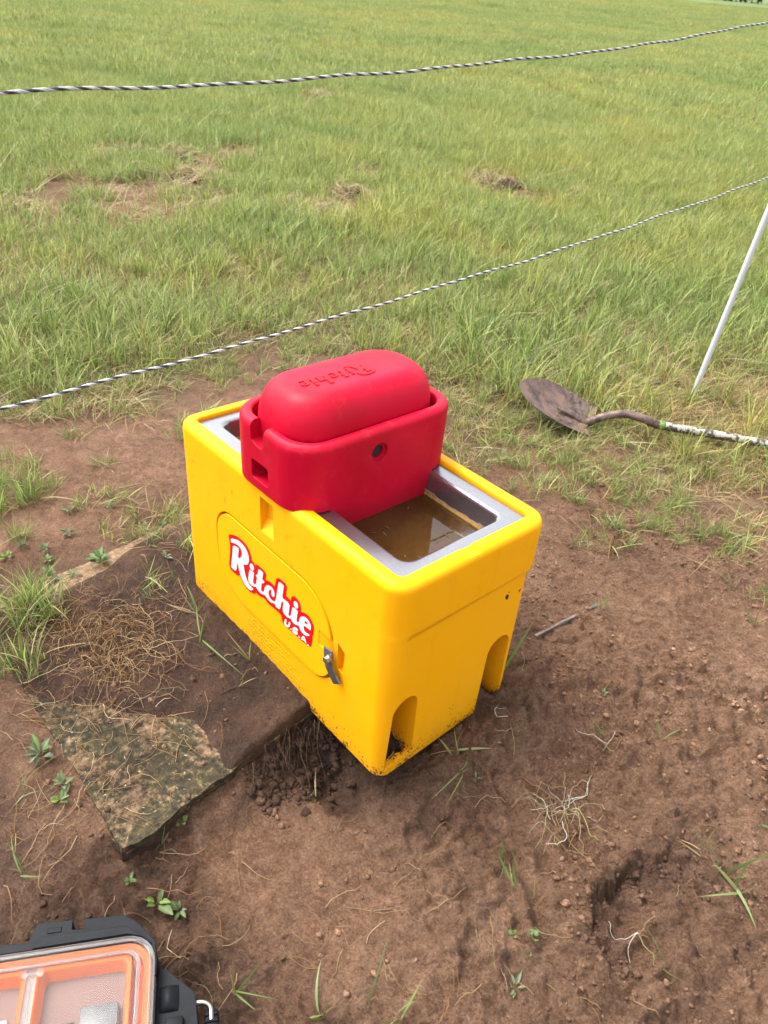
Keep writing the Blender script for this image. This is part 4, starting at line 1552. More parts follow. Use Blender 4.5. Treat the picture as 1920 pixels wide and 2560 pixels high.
# black frame under the lid edge
fr_ = prism(rr2(XL - .004, .0035, YB - .004, .0565, .053), 2, -.045, .052)
fr_ = boolean(fr_, [prism(rr2(XL - .0005, -.0005, YB - .0005, .0525, .05), 2, -.06, .08)])
obj('frame', fr_, M['case_black'], case, smooth=40)
gb = [(-.290, .0570), (-.290, .076), (-.225, .070), (-.214, .1035), (-.152, .1015), (-.151, .083), (-.129, .081), (-.130, .0998), (-.060, .0970), (-.030, .0745),
      (-.001, .040), (.0035, .006), (.0035, -.02), (.0005, -.02), (.0005, .004), (-.006, .030), (-.024, .048), (-.050, .0570)]
bm = prism(gb, 2, -.045, .060); bevel(bm, .0045, 2, 30)
gd = obj('corner_guard', bm, M['case_black'], case, smooth=40)
bm = bmesh.new(); box(bm, (-.182, .0865, .0605), (.025, .010, .002)); bevel(bm, .001, 1)
obj('badge', bm, M['case_black'], gd)
bm = prism([(-.215, .0575), (-.205, .0766), (-.0545, .0738), (-.016, .046), (-.006, .034), (-.024, .050), (-.050, .0585)], 2, .058, .0635); bevel(bm, .002, 2, 30)
obj('guard_rim', bm, M['case_black'], gd, smooth=40)
bm = prism([(.002, -.02), (.006, .004), (.020, -.002), (.069, -.048), (.074, -.10), (.074, -.16), (.002, -.16)], 2, -.045, .030); bevel(bm, .005, 2, 30)
lt_ = obj('latch', bm, M['case_black'], case, smooth=40)
bm = bmesh.new()
secs = []
for k in range(9):
    a = math.pi * k / 8
    secs.append([(.008 + .032 * q / 6, -.052 + .022 * math.cos(a), .030 + .016 * math.sin(a) * math.sin(math.pi * (q + .6) / 7.2)) for q in range(7)])
loft(secs, closed=False, cap0=False, cap1=False, bm=bm)
obj('latch_boss', bm, M['case_black'], lt_, smooth=60)
for (x, y, sx, sy) in ((.035, -.10, .030, .028), (.048, -.125, .03, .02), (.025, -.135, .03, .03)):
    bm = bmesh.new(); box(bm, (x, y, .034), (sx, sy, .014)); bevel(bm, .003, 2)
    obj('latch_rib', bm, M['case_black'], lt_, smooth=40)
bm = bmesh.new()
pinp = sm_path([(.060, -.062, .012), (.072, -.0595, .014), (.086, -.0615, .014), (.095, -.070, .012), (.096, -.09, .010)], 6)
V, Q, I = tubes([(pinp, .0048)], 10)
link('hinge_pin', np_mesh('hinge_pin', V, Q, smooth=True), simple('pin_steel', (.28, .27, .24), .3, 1.0, var=.1), case)
bm = bmesh.new(); box(bm, (.096, -.115, -.006), (.026, .09, .030)); bevel(bm, .006, 3)
gp = obj('grip', bm, M['case_black'], case, smooth=40)
for k in range(6):
    bm = bmesh.new(); box(bm, (.096, -.080 - k * .011, .010), (.024, .005, .006)); bevel(bm, .0015, 1)
    obj('grip_rib', bm, M['case_black'], gp)

# ------------------------------------------------------------------ soil clods, straw and roots
clm, clf = [], []
protos = []
for k in range(10):
    b_ = lump_mesh('c', 1.0, 100 + k, (1, .8, .6), 1 if k < 5 else 0, .6)
    b_.verts.ensure_lookup_table()
    protos.append((np.array([v.co for v in b_.verts]), np.array([[v.index for v in f.verts] for f in b_.faces])))
    b_.free()


def scatter_clods(n, area, rmin, rmax, mask=None, wet_shade=None):
    VV, FF, WW = [], [], []
    base = 0
    x0, x1, y0, y1 = area
    X = rng.uniform(x0, x1, n); Y = rng.uniform(y0, y1, n)
    keep = rng.random(n) < mask(X, Y)
    X, Y = X[keep], Y[keep]
    Z = surf_z(X, Y); Wt = wet_shade_mask(X, Y)
    R = rmin * (rmax / rmin) ** (rng.random(len(X)) ** 2.6)
    for x, y, z, r, w in zip(X, Y, Z, R, Wt):
        pv, pf = protos[rng.integers(0, 5) if r > .006 else rng.integers(5, 10)]
        q = rng.normal(size=4); q /= np.linalg.norm(q)
        a, b, c, d = q
        rot = np.array([[1 - 2 * (c * c + d * d), 2 * (b * c - a * d), 2 * (b * d + a * c)], [2 * (b * c + a * d), 1 - 2 * (b * b + d * d), 2 * (c * d - a * b)], [2 * (b * d - a * c), 2 * (c * d + a * b), 1 - 2 * (b * b + c * c)]])
        VV.append((pv @ rot.T) * r * np.array([1, 1, .8]) + (x, y, z + r * .15)); FF.append(pf + base); WW.append(np.full(len(pv), np.clip(w + rng.uniform(.05, .55), 0, 1)))
        base += len(pv)
    return np.concatenate(VV), np.concatenate(FF), np.concatenate(WW)


def cmask(x, y):
    s, t = pad_st(x, y)
    on = (s > .02) & (s < 1.3) & (t > 0) & (t < .9)
    box_ = (x > -.84) & (x < .03) & (y > -.03) & (y < .44)
    m = rough_mask(x, y) * sstep(-.1, .5, fbm(x, y, .18, 2, 120)) + .06
    m = np.where(on, .12, m)
    return np.where(box_, 0, m) * (boundary_sd(x, y) < .1)


V, T_, Wt = scatter_clods(27000, (-.6, 1.0, -.85, 1.9), .0014, .0105, cmask)
V2, T2, W2 = scatter_clods(3200, (-.26, .03, -.26, .06), .002, .019, lambda x, y: np.where(pad_st(x, y)[1] < 0, .9 * np.exp(-((pad_st(x, y)[1] + .05) / .06) ** 2), .0))
# crumbling lip of the crater
V3, T3, W3 = scatter_clods(2200, (.38, .85, .05, .6), .0016, .013, lambda x, y: .8 * np.exp(-(np.min([np.hypot(x - q[0] - .03, y - q[1] + .02) for q in LIP], axis=0) / .06) ** 2))
me = np_mesh('soil_clods', np.concatenate([V, V2, V3]), tris=np.concatenate([T_, T2 + len(V), T3 + len(V) + len(V2)]), smooth=True, attrs={'wet_shade': np.concatenate([Wt, np.clip(W2 + .3, 0, 1), W3])})
tag(link('soil_clods', me, M['clod']), 'crumbs and clods of brown soil scattered over the dug ground', 'soil', None, 'stuff')


def curvy(p, ang, length, n=9, curl=2.0, lift=.012, z0=.003):
    """a limp stem lying on the ground"""
    P = [np.array(p[:2])]
    a = ang; c = rng.normal(0, curl)
    for k in range(n - 1):
        a += c * length / n * 8 + rng.normal(0, .25)
        P.append(P[-1] + np.array([math.cos(a), math.sin(a)]) * length / (n - 1))
    P = np.array(P)
    z = surf_z(P[:, 0], P[:, 1]) + z0 + lift * np.sin(np.linspace(0, math.pi, n)) * rng.random()
    return np.column_stack([P, z])


STRAW = np.array([(.34, .20, .085), (.27, .14, .055), (.42, .28, .13), (.20, .095, .04), (.31, .17, .06), (.50, .36, .2)])


def straw_obj(name, lines, parent=None, pal=STRAW, sides=3, mat='straw'):
    V, Q, I = tubes(lines, sides, .4)
    c = pal[rng.integers(0, len(pal), len(lines))] * rng.uniform(.7, 1.15, (len(lines), 1))
    return link(name, np_mesh(name, V, Q, smooth=True, attrs={'bcol': np.clip(c[I], 0, 1)}), M[mat], parent)


L = []
pc = on_ground(320, 1640)
for k in range(900):
    d = rng.normal(0, 1, 2) * (.085, .12)
    c = G(rng.normal(270, 100), rng.normal(1610, 80), .01)
    long_ = rng.random() < .13
    L.append((curvy(c, rng.uniform(0, 6.3), rng.uniform(.08, .2) if long_ else rng.uniform(.012, .06), 9, 1.7 if long_ else .5, .022), rng.uniform(.0006, .0011) if long_ else rng.uniform(.0003, .0010)))
for px, py, n_, sx, sy in ((330, 1800, 40, 90, 50), (150, 2050, 60, 120, 120), (110, 1900, 50, 90, 120), (60, 1650, 40, 60, 120), (560, 1250, 40, 90, 50), (640, 1090, 0, 60, 30),
                           (470, 1330, 40, 70, 60), (360, 1240, 25, 60, 40), (1180, 1130, 120, 70, 40), (1290, 1170, 60, 90, 40), (1500, 1260, 70, 160, 70), (1750, 1310, 80, 140, 60),
                           (1600, 1120, 120, 160, 40), (1800, 1180, 120, 110, 50), (230, 1010, 50, 90, 25), (120, 1020, 40, 90, 30), (820, 1640, 14, 50, 60), (560, 1620, 16, 100, 90),
                           (1250, 1420, 30, 160, 120), (1550, 1750, 40, 280, 230), (900, 2250, 40, 330, 180), (1350, 2400, 40, 300, 140), (350, 2160, 30, 150, 120), (480, 2250, 20, 60, 130)):
    for k in range(n_):
        c = G(rng.normal(px, sx), rng.normal(py, sy), -.01)
        L.append((curvy(c, rng.uniform(0, 6.3), rng.uniform(.02, .11), 6, 1.6, .012), rng.uniform(.0005, .0011)))
o = straw_obj('loose_straw', L)
tag(o, 'dry straw and grass roots strewn over the soil', 'straw', None, 'stuff')

# roots hanging out of the cut bank under the pad
L = []
rt_ = np.array([(.06, .033, .022), (.10, .055, .034), (.17, .10, .06), (.07, .04, .026)])
for k in range(120):
    q = rng.random()
    s = .36 + .30 * q + rng.normal(0, .03); t = rng.normal(-.012, .015)
    x0, y0 = K1 + PA * s + PB * t
    n = 9
    a = rng.normal(-.5, 1.2); ln = rng.uniform(.04, .16)
    P = np.zeros((n, 3)); P[0] = (x0, y0, rng.uniform(-.02, .015))
    for i in range(1, n):
        a += rng.normal(0, .5)
        P[i] = P[i - 1] + np.array([math.cos(a) * .6 + .35, math.sin(a) * .6 - .2, -.75 + rng.normal(0, .5)]) * ln / n
    zz = surf_z(P[:, 0], P[:, 1]) + .002
    P[:, 2] = np.maximum(P[:, 2], zz)
    L.append((P, rng.uniform(.0003, .0008)))
o = straw_obj('root_tangle', L, pal=rt_)
tag(o, 'tangle of brown fibrous roots hanging from the cut bank under the trough', 'roots')

L = []
wt = np.array([(.50, .46, .34), (.42, .30, .14), (.42, .40, .14), (.55, .52, .44), (.30, .18, .08), (.36, .22, .1)])
pc = on_ground(1400, 2040)
for k in range(44):
    c = pc[:2] + rng.normal(0, .026, 2)
    L.append((curvy(c, rng.uniform(0, 6.3), rng.uniform(.03, .14), 12, 2.0, .03), rng.uniform(.0005, .0012)))
o = straw_obj('pulled_roots', L, pal=wt, sides=5)
tag(o, 'clump of pale pulled grass roots lying on the trodden soil', 'roots')
for (px, py, lab) in ((1275, 1810, 'white curl of root on the soil beside the waterer leg'), (1530, 1870, 'white root with a green tip lying on the lumpy soil'), (1605, 2330, 'pale hooked root lying inside the crater')):
    pc = on_ground(px, py)
    L = [(curvy(pc + rng.normal(0, .008, 3), rng.uniform(0, 6), rng.uniform(.05, .09), 10, 3.0, .02), .0010) for _ in range(4)]
    tag(straw_obj('pulled_root', L, pal=wt, sides=5), lab, 'roots')

# half buried weathered stick, dark shard, small stones
p0, p1 = on_ground(1335, 1600), on_ground(1492, 1512)
d = p1 - p0
bm = bmesh.new(); box(bm, (0, 0, 0), (np.linalg.norm(d), .007, .007)); bmesh.ops.subdivide_edges(bm, edges=bm.edges, cuts=4, use_grid_fill=True)
for v in bm.verts:
    v.co += Vector((0, random.uniform(-.0015, .0015), random.uniform(-.0015, .0015)))
st_ = obj('weathered_stick', bm, simple('weathered_wood', (.11, .085, .07), .85, var=.4, nscale=60, bmp=.002), None, smooth=60)
st_.location = (p0 + p1) / 2 + np.array([0, 0, .007]); st_.rotation_euler = (0, 0, math.atan2(d[1], d[0]))
tag(st_, 'grey weathered stick half buried in the soil right of the waterer', 'stick')
bm = lump_mesh('s', .026, 3, (1, .75, .35), 2, .3)
sh = obj('dead_leaf', bm, simple('dark_shard', (.075, .025, .018), .7, var=.3), None, smooth=40)
sh.location = on_ground(140, 1502) + np.array([0, 0, .006])
tag(sh, 'dark red brown curled dead leaf beside the straw on the slab', 'dead leaf')

# ------------------------------------------------------------------ grass
GREENS = np.array([(.22, .285, .06), (.31, .38, .095), (.39, .46, .13), (.21, .285, .085), (.49, .53, .20), (.12, .17, .036)])
DRYS = np.array([(.44, .33, .17), (.36, .24, .11), (.50, .41, .24), (.28, .16, .07)])
REDS = np.array([(.32, .15, .06), (.36, .2, .08)])


def blades(n, radius, h0, h1, w0, w1, dry=.12, red=.06, lean=.35, seg=4, seed=0, bend=.5, clump=1.0):
    r_ = np.random.default_rng(seed)
    ang = r_.uniform(0, 2 * np.pi, n); rad = radius * np.sqrt(r_.random(n)) ** clump
    bx, by = rad * np.cos(ang), rad * np.sin(ang)
    h = h0 + (h1 - h0) * r_.beta(2.2, 1.8, n)
    w = r_.uniform(w0, w1, n)
    la = r_.uniform(0, 2 * np.pi, n); le = np.abs(r_.normal(0, lean, n)); be = np.abs(r_.normal(0, bend, n))
    isdry = r_.random(n) < dry
    le = np.where(isdry, le * 2 + .3, le); h = np.where(isdry, h * .75, h)
    fa = la + np.pi / 2 + r_.normal(0, .5, n)
    t = np.linspace(0, 1, seg + 1)[None, :]
    hor = h[:, None] * (le[:, None] * t + be[:, None] * t ** 2)
    z = h[:, None] * t * (1 - .22 * np.minimum(be + le, 2.2)[:, None] * t)
    cx = bx[:, None] + np.cos(la)[:, None] * hor; cy = by[:, None] + np.sin(la)[:, None] * hor
    ww = w[:, None] * .5 * np.minimum(1, .55 + 1.5 * t) * (1 - t ** 2.2)
    ww[:, -1] = w * .03
    sx, sy = np.cos(fa)[:, None] * ww, np.sin(fa)[:, None] * ww
    A = np.stack([cx - sx, cy - sy, z], -1); B = np.stack([cx + sx, cy + sy, z + ww * .5], -1)
    V = np.stack([A, B], 2).reshape(-1, 3)
    k = np.arange(n)[:, None] * (seg + 1) * 2 + np.arange(seg)[None, :] * 2
    Q = np.stack([k, k + 1, k + 3, k + 2], -1).reshape(-1, 4)
    col = GREENS[r_.integers(0, len(GREENS), n)] * r_.uniform(.65, 1.35, (n, 1))
    col = np.where(isdry[:, None], DRYS[r_.integers(0, len(DRYS), n)], col)
    tipc = np.where((r_.random(n) < red)[:, None], REDS[r_.integers(0, 2, n)], np.where((r_.random(n) < .2)[:, None], DRYS[r_.integers(0, 4, n)], col * 1.12))
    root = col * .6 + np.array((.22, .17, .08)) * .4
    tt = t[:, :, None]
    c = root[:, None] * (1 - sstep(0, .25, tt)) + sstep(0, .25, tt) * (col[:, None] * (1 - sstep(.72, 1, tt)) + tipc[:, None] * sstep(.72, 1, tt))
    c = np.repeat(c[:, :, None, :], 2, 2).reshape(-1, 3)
    return V, Q, np.clip(c, 0, 1)


GC = bpy.data.collections.new('grass_sources')
kinds = []


def src(kind, *a, **k):
    V, Q, c = blades(*a, **k)
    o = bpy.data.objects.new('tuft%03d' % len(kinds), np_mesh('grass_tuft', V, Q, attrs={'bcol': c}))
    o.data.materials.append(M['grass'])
    GC.objects.link(o)
    kinds.append(kind)


for k in range(14):
    src('near', 24, .046, .05, .165, .0024, .0050, .30, .15, .26, 5, 200 + k, .45)
for k in range(6):
    src('tall', 22, .04, .10, .22, .0030, .0070, .15, .10, .18, 5, 240 + k, .40)
for k in range(8):
    src('short', 22, .05, .03, .10, .0020, .0042, .42, .10, .5, 4, 260 + k, .5)
for k in range(6):
    src('mat', 26, .06, .03, .10, .0016, .0034, .95, .1, .9, 4, 280 + k, .8)
for k in range(10):
    src('mid', 105, .13, .07, .185, .0030, .0056, .10, .06, .22, 3, 300 + k, .42)
for k in range(8):
    src('far', 420, .34, .09, .20, .0065, .011, .07, .04, .25, 2, 330 + k, .4)
kidx = {k: [i for i, q in enumerate(kinds) if q == k] for k in set(kinds)}
PT, PI_, PR, PS, PTint = [], [], [], [], []


def in_view(x, y, m=350):
    P = np.stack([x, y, np.zeros_like(x)], -1) - CAM
    q = P @ RW.T
    px = 960 + FPX * q[:, 0] / np.maximum(q[:, 2], .05); py = 1280 + FPX * q[:, 1] / np.maximum(q[:, 2], .05)
    return (q[:, 2] > .1) & (px > -m) & (px < 1920 + m) & (py < 2560 + m) & (py > -260)


def place(x, y, ids, sc, tint, tilt=.12):
    n = len(x)
    z = surf_z(x, y)
    PT.append(np.column_stack([x, y, z - .004])); PI_.append(np.asarray(ids)); PS.append(sc)
    PR.append(np.column_stack([rng.normal(0, tilt, n), rng.normal(0, tilt, n), rng.uniform(0, 6.283, n)])); PTint.append(tint)


def jitter(x0, x1, y0, y1, sp):
    a, b = np.meshgrid(np.arange(x0, x1, sp), np.arange(y0, y1, sp), indexing='ij')
    a = a.ravel() + rng.uniform(-.5, .5, a.size) * sp * 1.1; b = b.ravel() + rng.uniform(-.5, .5, b.size) * sp * 1.1
    k = in_view(a, b)
    return a[k], b[k]


def field(x, y):
    """tint and height variation of the sward"""
    ti = .5 + .34 * fbm(x, y, 2.6, 3, 140) + .25 * fbm(x, y, .5, 2, 145)
    hh = 1 + .28 * fbm(x, y, 1.1, 3, 150) + .2 * fbm(x, y, .35, 2, 155)
    return ti, hh


def pick(k, n):
    return rng.choice(kidx[k], n)


R1, R2_ = 5.6, 13.0
x, y = jitter(-6, 2.2, -2.2, 6.5, .050)
dc = np.hypot(x - CAM[0], y - CAM[1]); k = (dc < R1 + rng.uniform(-.5, .5, len(x))); x, y = x[k], y[k]
sd = boundary_sd(x, y); ti, hh = field(x, y); pa = patches(x, y)
edge_n = fbm(x, y, .30, 3, 160)
dens = sstep(-.05, .42, sd + .26 * edge_n) * (1 - .92 * np.clip(pa * 1.15 + .35 * fbm(x, y, .22, 2, 165) * (pa > .15), 0, 1))
# shorter yellow turf by the post and the shovel
shortz = np.exp(-((x + .35) / .55) ** 2 - ((y - 2.45) / .55) ** 2)
u = rng.random(len(x))
k = u < dens * .95
ids = np.where(rng.random(len(x)) < np.clip(.25 + 1.1 * shortz + .5 * (sd < .2), 0, .9), pick('short', len(x)), np.where(rng.random(len(x)) < .25 * (1 + edge_n), pick('tall', len(x)), pick('near', len(x))))
place(x[k], y[k], ids[k], (hh * (.70 + .30 * sstep(0, .5, sd)) * rng.uniform(.8, 1.15, len(x)))[k], (ti + .35 * shortz + rng.normal(0, .1, len(x)))[k])
k = (rng.random(len(x)) < np.clip(.75 * pa + .55 * shortz + .12, 0, .9)) & (sd > -.1 + .1 * edge_n) & (rng.random(len(x)) < .75)
place(x[k] + .02, y[k] + .02, pick('mat', len(x))[k], rng.uniform(.6, 1.1, k.sum()), rng.uniform(.4, .8, k.sum()), .2)

x, y = jitter(-14, 3, -4, 14, .125)
dc = np.hypot(x - CAM[0], y - CAM[1]); k = (dc > R1 - .3 + rng.uniform(-.5, .5, len(x))) & (dc < R2_ + rng.uniform(-1, 1, len(x))); x, y = x[k], y[k]
ti, hh = field(x, y); pa = patches(x, y)
k = rng.random(len(x)) > .88 * sstep(.2, .6, pa + .25 * fbm(x, y, .35, 2, 168))
place(x[k], y[k], pick('mid', k.sum()), hh[k] * rng.uniform(.8, 1.15, k.sum()), (ti - .05)[k] + rng.normal(0, .08, k.sum()), .08)
k = (rng.random(len(x)) < .45 * pa ** .7 + .05)
for _ in range(2):
    place(x[k] + rng.uniform(-.06, .06, k.sum()), y[k] + rng.uniform(-.06, .06, k.sum()), pick('mat', k.sum()), rng.uniform(1.1, 2.0, k.sum()), rng.uniform(.4, .8, k.sum()), .2)

for lo, hi, sp_f, sc_f, bx in ((R2_ - .6, 45, .42, 1.0, (-45, 4, -8, 48)), (44, 120, .75, 1.45, (-100, 4, 0, 120))):
    x, y = jitter(bx[0], bx[1], bx[2], bx[3], sp_f)
    dc = np.hypot(x - CAM[0], y - CAM[1]); k = (dc > lo) & (dc < hi); x, y = x[k], y[k]
    ti, hh = field(x, y)
    place(x, y, pick('far', len(x)), sc_f * hh * rng.uniform(.85, 1.1, len(x)), ti - .05 + .18 * fbm(x, y, 9, 3, 170) + rng.normal(0, .05, len(x)), .05)

# thin outliers on the bare soil
x, y = jitter(-3, 1.1, -1.2, 2.8, .075)
sd = boundary_sd(x, y)
s_, t_ = pad_st(x, y)
strawz = np.exp(-((x + 1.05) / .24) ** 2 - ((y + .58) / .20) ** 2) + .8 * np.exp(-((x + 1.45) / .2) ** 2 - ((y + .30) / .12) ** 2)
p_ = .55 * sstep(-.42, -.02, sd) * sstep(.2, .6, vnoise(x * 3, y * 3, 175)) + .95 * strawz + .35 * np.exp(-((x + 1.0) / .18) ** 2 - ((y - .18) / .25) ** 2)
gl = G(400, 1330)[:2]; gr1 = G(1430, 1190)[:2]; gr2 = G(1700, 1330)[:2]; gl2 = G(330, 1180)[:2]
p_ = p_ + .75 * np.exp(-((x - gl[0]) / .16) ** 2 - ((y - gl[1]) / .13) ** 2) + .95 * np.exp(-((x - gr1[0]) / .35) ** 2 - ((y - gr1[1]) / .22) ** 2) + .7 * np.exp(-((x - gr2[0]) / .3) ** 2 - ((y - gr2[1]) / .22) ** 2)
gl3 = G(30, 1200)[:2]
p_ = p_ + .5 * np.exp(-((x - gl3[0]) / .25) ** 2 - ((y - gl3[1]) / .2) ** 2)
p_ = np.where((x > -.86) & (x < .06) & (y > -.06) & (y < .46), 0, p_)
k = rng.random(len(x)) < p_
k2 = k & (strawz > .2)
place(x[k & ~k2], y[k & ~k2], pick('short', (k & ~k2).sum()), rng.uniform(.6, 1.1, (k & ~k2).sum()), rng.uniform(.2, .7, (k & ~k2).sum()), .3)
for _ in range(2):
    place(x[k & ~k2] + rng.uniform(-.03, .03, (k & ~k2).sum()), y[k & ~k2] + rng.uniform(-.03, .03, (k & ~k2).sum()), pick('near', (k & ~k2).sum()), rng.uniform(.3, .6, (k & ~k2).sum()), rng.uniform(.1, .6, (k & ~k2).sum()), .3)
    place(x[k2] + rng.uniform(-.04, .04, k2.sum()), y[k2] + rng.uniform(-.04, .04, k2.sum()), pick('near', k2.sum()), rng.uniform(.4, .8, k2.sum()), rng.uniform(.1, .5, k2.sum()), .3)
place(x[k2], y[k2], pick('tall', k2.sum()), rng.uniform(.45, .9, k2.sum()), rng.uniform(.2, .5, k2.sum()), .25)

pt = np.concatenate(PT); n_ = len(pt)
gm = bpy.data.meshes.new('grass')
gm.vertices.add(n_); gm.vertices.foreach_set('co', pt.astype(np.float32).ravel())
a = gm.attributes.new('rot', 'FLOAT_VECTOR', 'POINT'); a.data.foreach_set('vector', np.concatenate(PR).astype(np.float32).ravel())
a = gm.attributes.new('scl', 'FLOAT', 'POINT'); a.data.foreach_set('value', np.concatenate(PS).astype(np.float32))
a = gm.attributes.new('tint', 'FLOAT', 'POINT'); a.data.foreach_set('value', np.clip(np.concatenate(PTint), 0, 1).astype(np.float32))
a = gm.attributes.new('idx', 'INT', 'POINT'); a.data.foreach_set('value', np.concatenate(PI_).astype(np.int32))
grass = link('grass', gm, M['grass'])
tag(grass, 'green pasture grass with dry stems growing beyond the dug soil', 'grass', None, 'stuff')
ng = bpy.data.node_groups.new('sward', 'GeometryNodeTree')
ng.interface.new_socket('Geometry', in_out='INPUT', socket_type='NodeSocketGeometry')
ng.interface.new_socket('Geometry', in_out='OUTPUT', socket_type='NodeSocketGeometry')
gi = ng.nodes.new('NodeGroupInput'); go = ng.nodes.new('NodeGroupOutput')
iop = ng.nodes.new('GeometryNodeInstanceOnPoints')
ci = ng.nodes.new('GeometryNodeCollectionInfo')
ci.inputs['Collection'].default_value = GC
ci.inputs['Separate Children'].default_value = True
ci.inputs['Reset Children'].default_value = True


def named(nm, typ):
    q = ng.nodes.new('GeometryNodeInputNamedAttribute')
    q.data_type = typ
    q.inputs['Name'].default_value = nm
    return q.outputs['Attribute']


ng.links.new(gi.outputs[0], iop.inputs['Points'])
ng.links.new(ci.outputs[0], iop.inputs['Instance'])
iop.inputs['Pick Instance'].default_value = True
ng.links.new(named('idx', 'INT'), iop.inputs['Instance Index'])
ng.links.new(named('rot', 'FLOAT_VECTOR'), iop.inputs['Rotation'])
ng.links.new(named('scl', 'FLOAT'), iop.inputs['Scale'])
ng.links.new(iop.outputs[0], go.inputs[0])
grass.modifiers.new('sward', 'NODES').node_group = ng

# ------------------------------------------------------------------ matted dead clumps of grass
CL = [(790, 243, .34, 1.0, 'straw coloured dead grass mound standing alone near the upper rope'),
      (455, 400, .20, 1.2, 'round brown dead grass clump with a dark hollow beneath it'),
      (500, 450, .34, 1.0, 'largest pale dead grass clump spilling down beside bright green grass'),
      (270, 385, .36, .8, 'wide low row of dead grass above the muddy hollow'),
      (610, 388, .42, .7, 'long low brown dead grass mat upslope of the mounds'),
      (800, 525, .24, 1.1, 'small dead grass clump with brown soil showing under it, near the middle'),
      (885, 490, .26, 1.0, 'brownish half green grass mound next to the middle clump'),
      (1235, 465, .22, 1.0, 'dark brown torn grass clump alone in the green on the far side'),
      (20, 520, .25, .9, 'dark torn turf clump at the far left in the grass'),
      (905, 435, .20, .8, 'thin dry grass tuft upslope of the half green mound'),
      (1025, 318, .16, .8, 'small tan dead tuft below the middle of the upper rope')]
M['sod'] = simple('sod_soil', (.045, .028, .018), .95, spec=.1, var=.6, nscale=30, bmp=.01)
for n_i, (px, py, r, hs_, lab) in enumerate(CL):
    g = G(px, py)
    root = empty('dead_grass_clump', (g[0], g[1], float(surf_z(g[0], g[1])[0]) - .01))
    tag(root, lab, 'dead grass', 'dead grass clumps in the pasture')
    VV, QQ, CC, base = [], [], [], 0
    for q in range(int(3 + r * 14)):
        ox, oy = rng.normal(0, r * .42), rng.normal(0, r * .30)
        ox, oy = ox * .70 - oy * .71, ox * .71 + oy * .70
        rad_ = rng.uniform(.05, .12) * (.7 + hs_ * .4)
        V, Q, c = blades(120, rad_ * 1.1, .05 * hs_, .15 * hs_, .0025, .0055, .82, .3, .55, 4, 400 + n_i * 30 + q, 1.3, .9)
        rr_ = np.hypot(V[:, 0], V[:, 1])
        V = V + np.array([ox, oy, 0]); V[:, 2] += rad_ * .75 * np.exp(-(rr_ / rad_) ** 2) * hs_
        VV.append(V); QQ.append(Q + base); CC.append(c); base += len(V)
        bm = lump_mesh('sod', rad_ * .78, 900 + n_i * 20 + q, (1.1, .9, .42 * hs_), 3, .55)
        bmesh.ops.translate(bm, vec=(ox, oy, rad_ * .30), verts=bm.verts)
        obj('sod', bm, M['sod'], root, smooth=80)
    link('dead_blades', np_mesh('dead_blades', np.concatenate(VV), np.concatenate(QQ), attrs={'bcol': np.concatenate(CC)}), M['straw'], root)


# ------------------------------------------------------------------ weeds and sprigs one can count
def leaf_mesh(name, ln, wd, cup, droop, col, seed, n=7, notch=0.0):
    r_ = np.random.default_rng(seed)
    V, Q, C = [], [], []
    for i in range(n + 1):
        t = i / n
        w = wd * math.sin(math.pi * min(1, t ** .8 * .94 + .03)) ** .85 * (1 + notch * (i % 2))
        if t < .22:
            w = max(w * t / .22, wd * .12)
        z = ln * (.35 * t - droop * t * t)
        for s in (-1, -.5, 0, .5, 1):
            V.append((ln * t, s * w, z + cup * abs(s) * w + .0006 * r_.normal()))
            C.append(np.array(col) * (1.35 if s == 0 else 1) * (1.1 - .25 * t) * r_.uniform(.92, 1.08))
    for i in range(n):
        for s in range(4):
            a = i * 5 + s
            Q.append((a, a + 1, a + 6, a + 5))
    return np_mesh(name, V, Q, smooth=True, attrs={'bcol': np.clip(np.array(C), 0, 1)})


def shared(me, mat):
    me.materials.append(mat)
    return me


PALE = (.15, .20, .085); MIDG = (.11, .17, .05); YEL = (.16, .23, .05); GREY = (.17, .21, .12)
LEAVES = {k: [shared(leaf_mesh('leaf', *p, seed=500 + i), M['leaf']) for i, p in enumerate(v)] for k, v in {
    'rosette': [(.034, .0075, .5, .25, PALE), (.028, .007, .6, .35, GREY), (.038, .008, .4, .3, MIDG)],
    'broad': [(.036, .0095, .35, .2, MIDG), (.030, .010, .4, .3, YEL), (.040, .009, .35, .15, PALE)],
    'round': [(.020, .0095, .3, .15, YEL), (.017, .009, .3, .2, MIDG)],
    'star': [(.024, .0045, .5, .05, GREY), (.020, .004, .5, .1, PALE)],
    'feather': [(.045, .011, .3, .35, MIDG, ), (.038, .010, .3, .3, MIDG)]}.items()}
STEM = None


def weed(px, py, kind, scale, nleaf, lab, grp=None):
    p = on_ground(px, py)
    root = empty('weed', (p[0], p[1], p[2] + .001), None, rng.uniform(0, 6.28))
    tag(root, lab, 'weed', grp)
    ms = LEAVES[kind]
    for k in range(nleaf):
        o = bpy.data.objects.new('leaf', ms[int(rng.integers(0, len(ms)))])
        COL.objects.link(o); o.parent = root
        a = 2.4 * k + rng.normal(0, .45)
        el_ = rng.uniform(-.1, .6) + .35 * (k / nleaf)
        f = .72 * scale * rng.uniform(.75, 1.15) * (1 - .35 * k / nleaf)
        o.rotation_euler = (rng.normal(0, .15), -el_, a)
        o.scale = (f * rng.uniform(.8, 1.25), f * rng.uniform(.75, 1.2), f)
        o.location = (.003 * math.cos(a) * scale, .003 * math.sin(a) * scale, .002 + .0012 * k * scale)
    return root


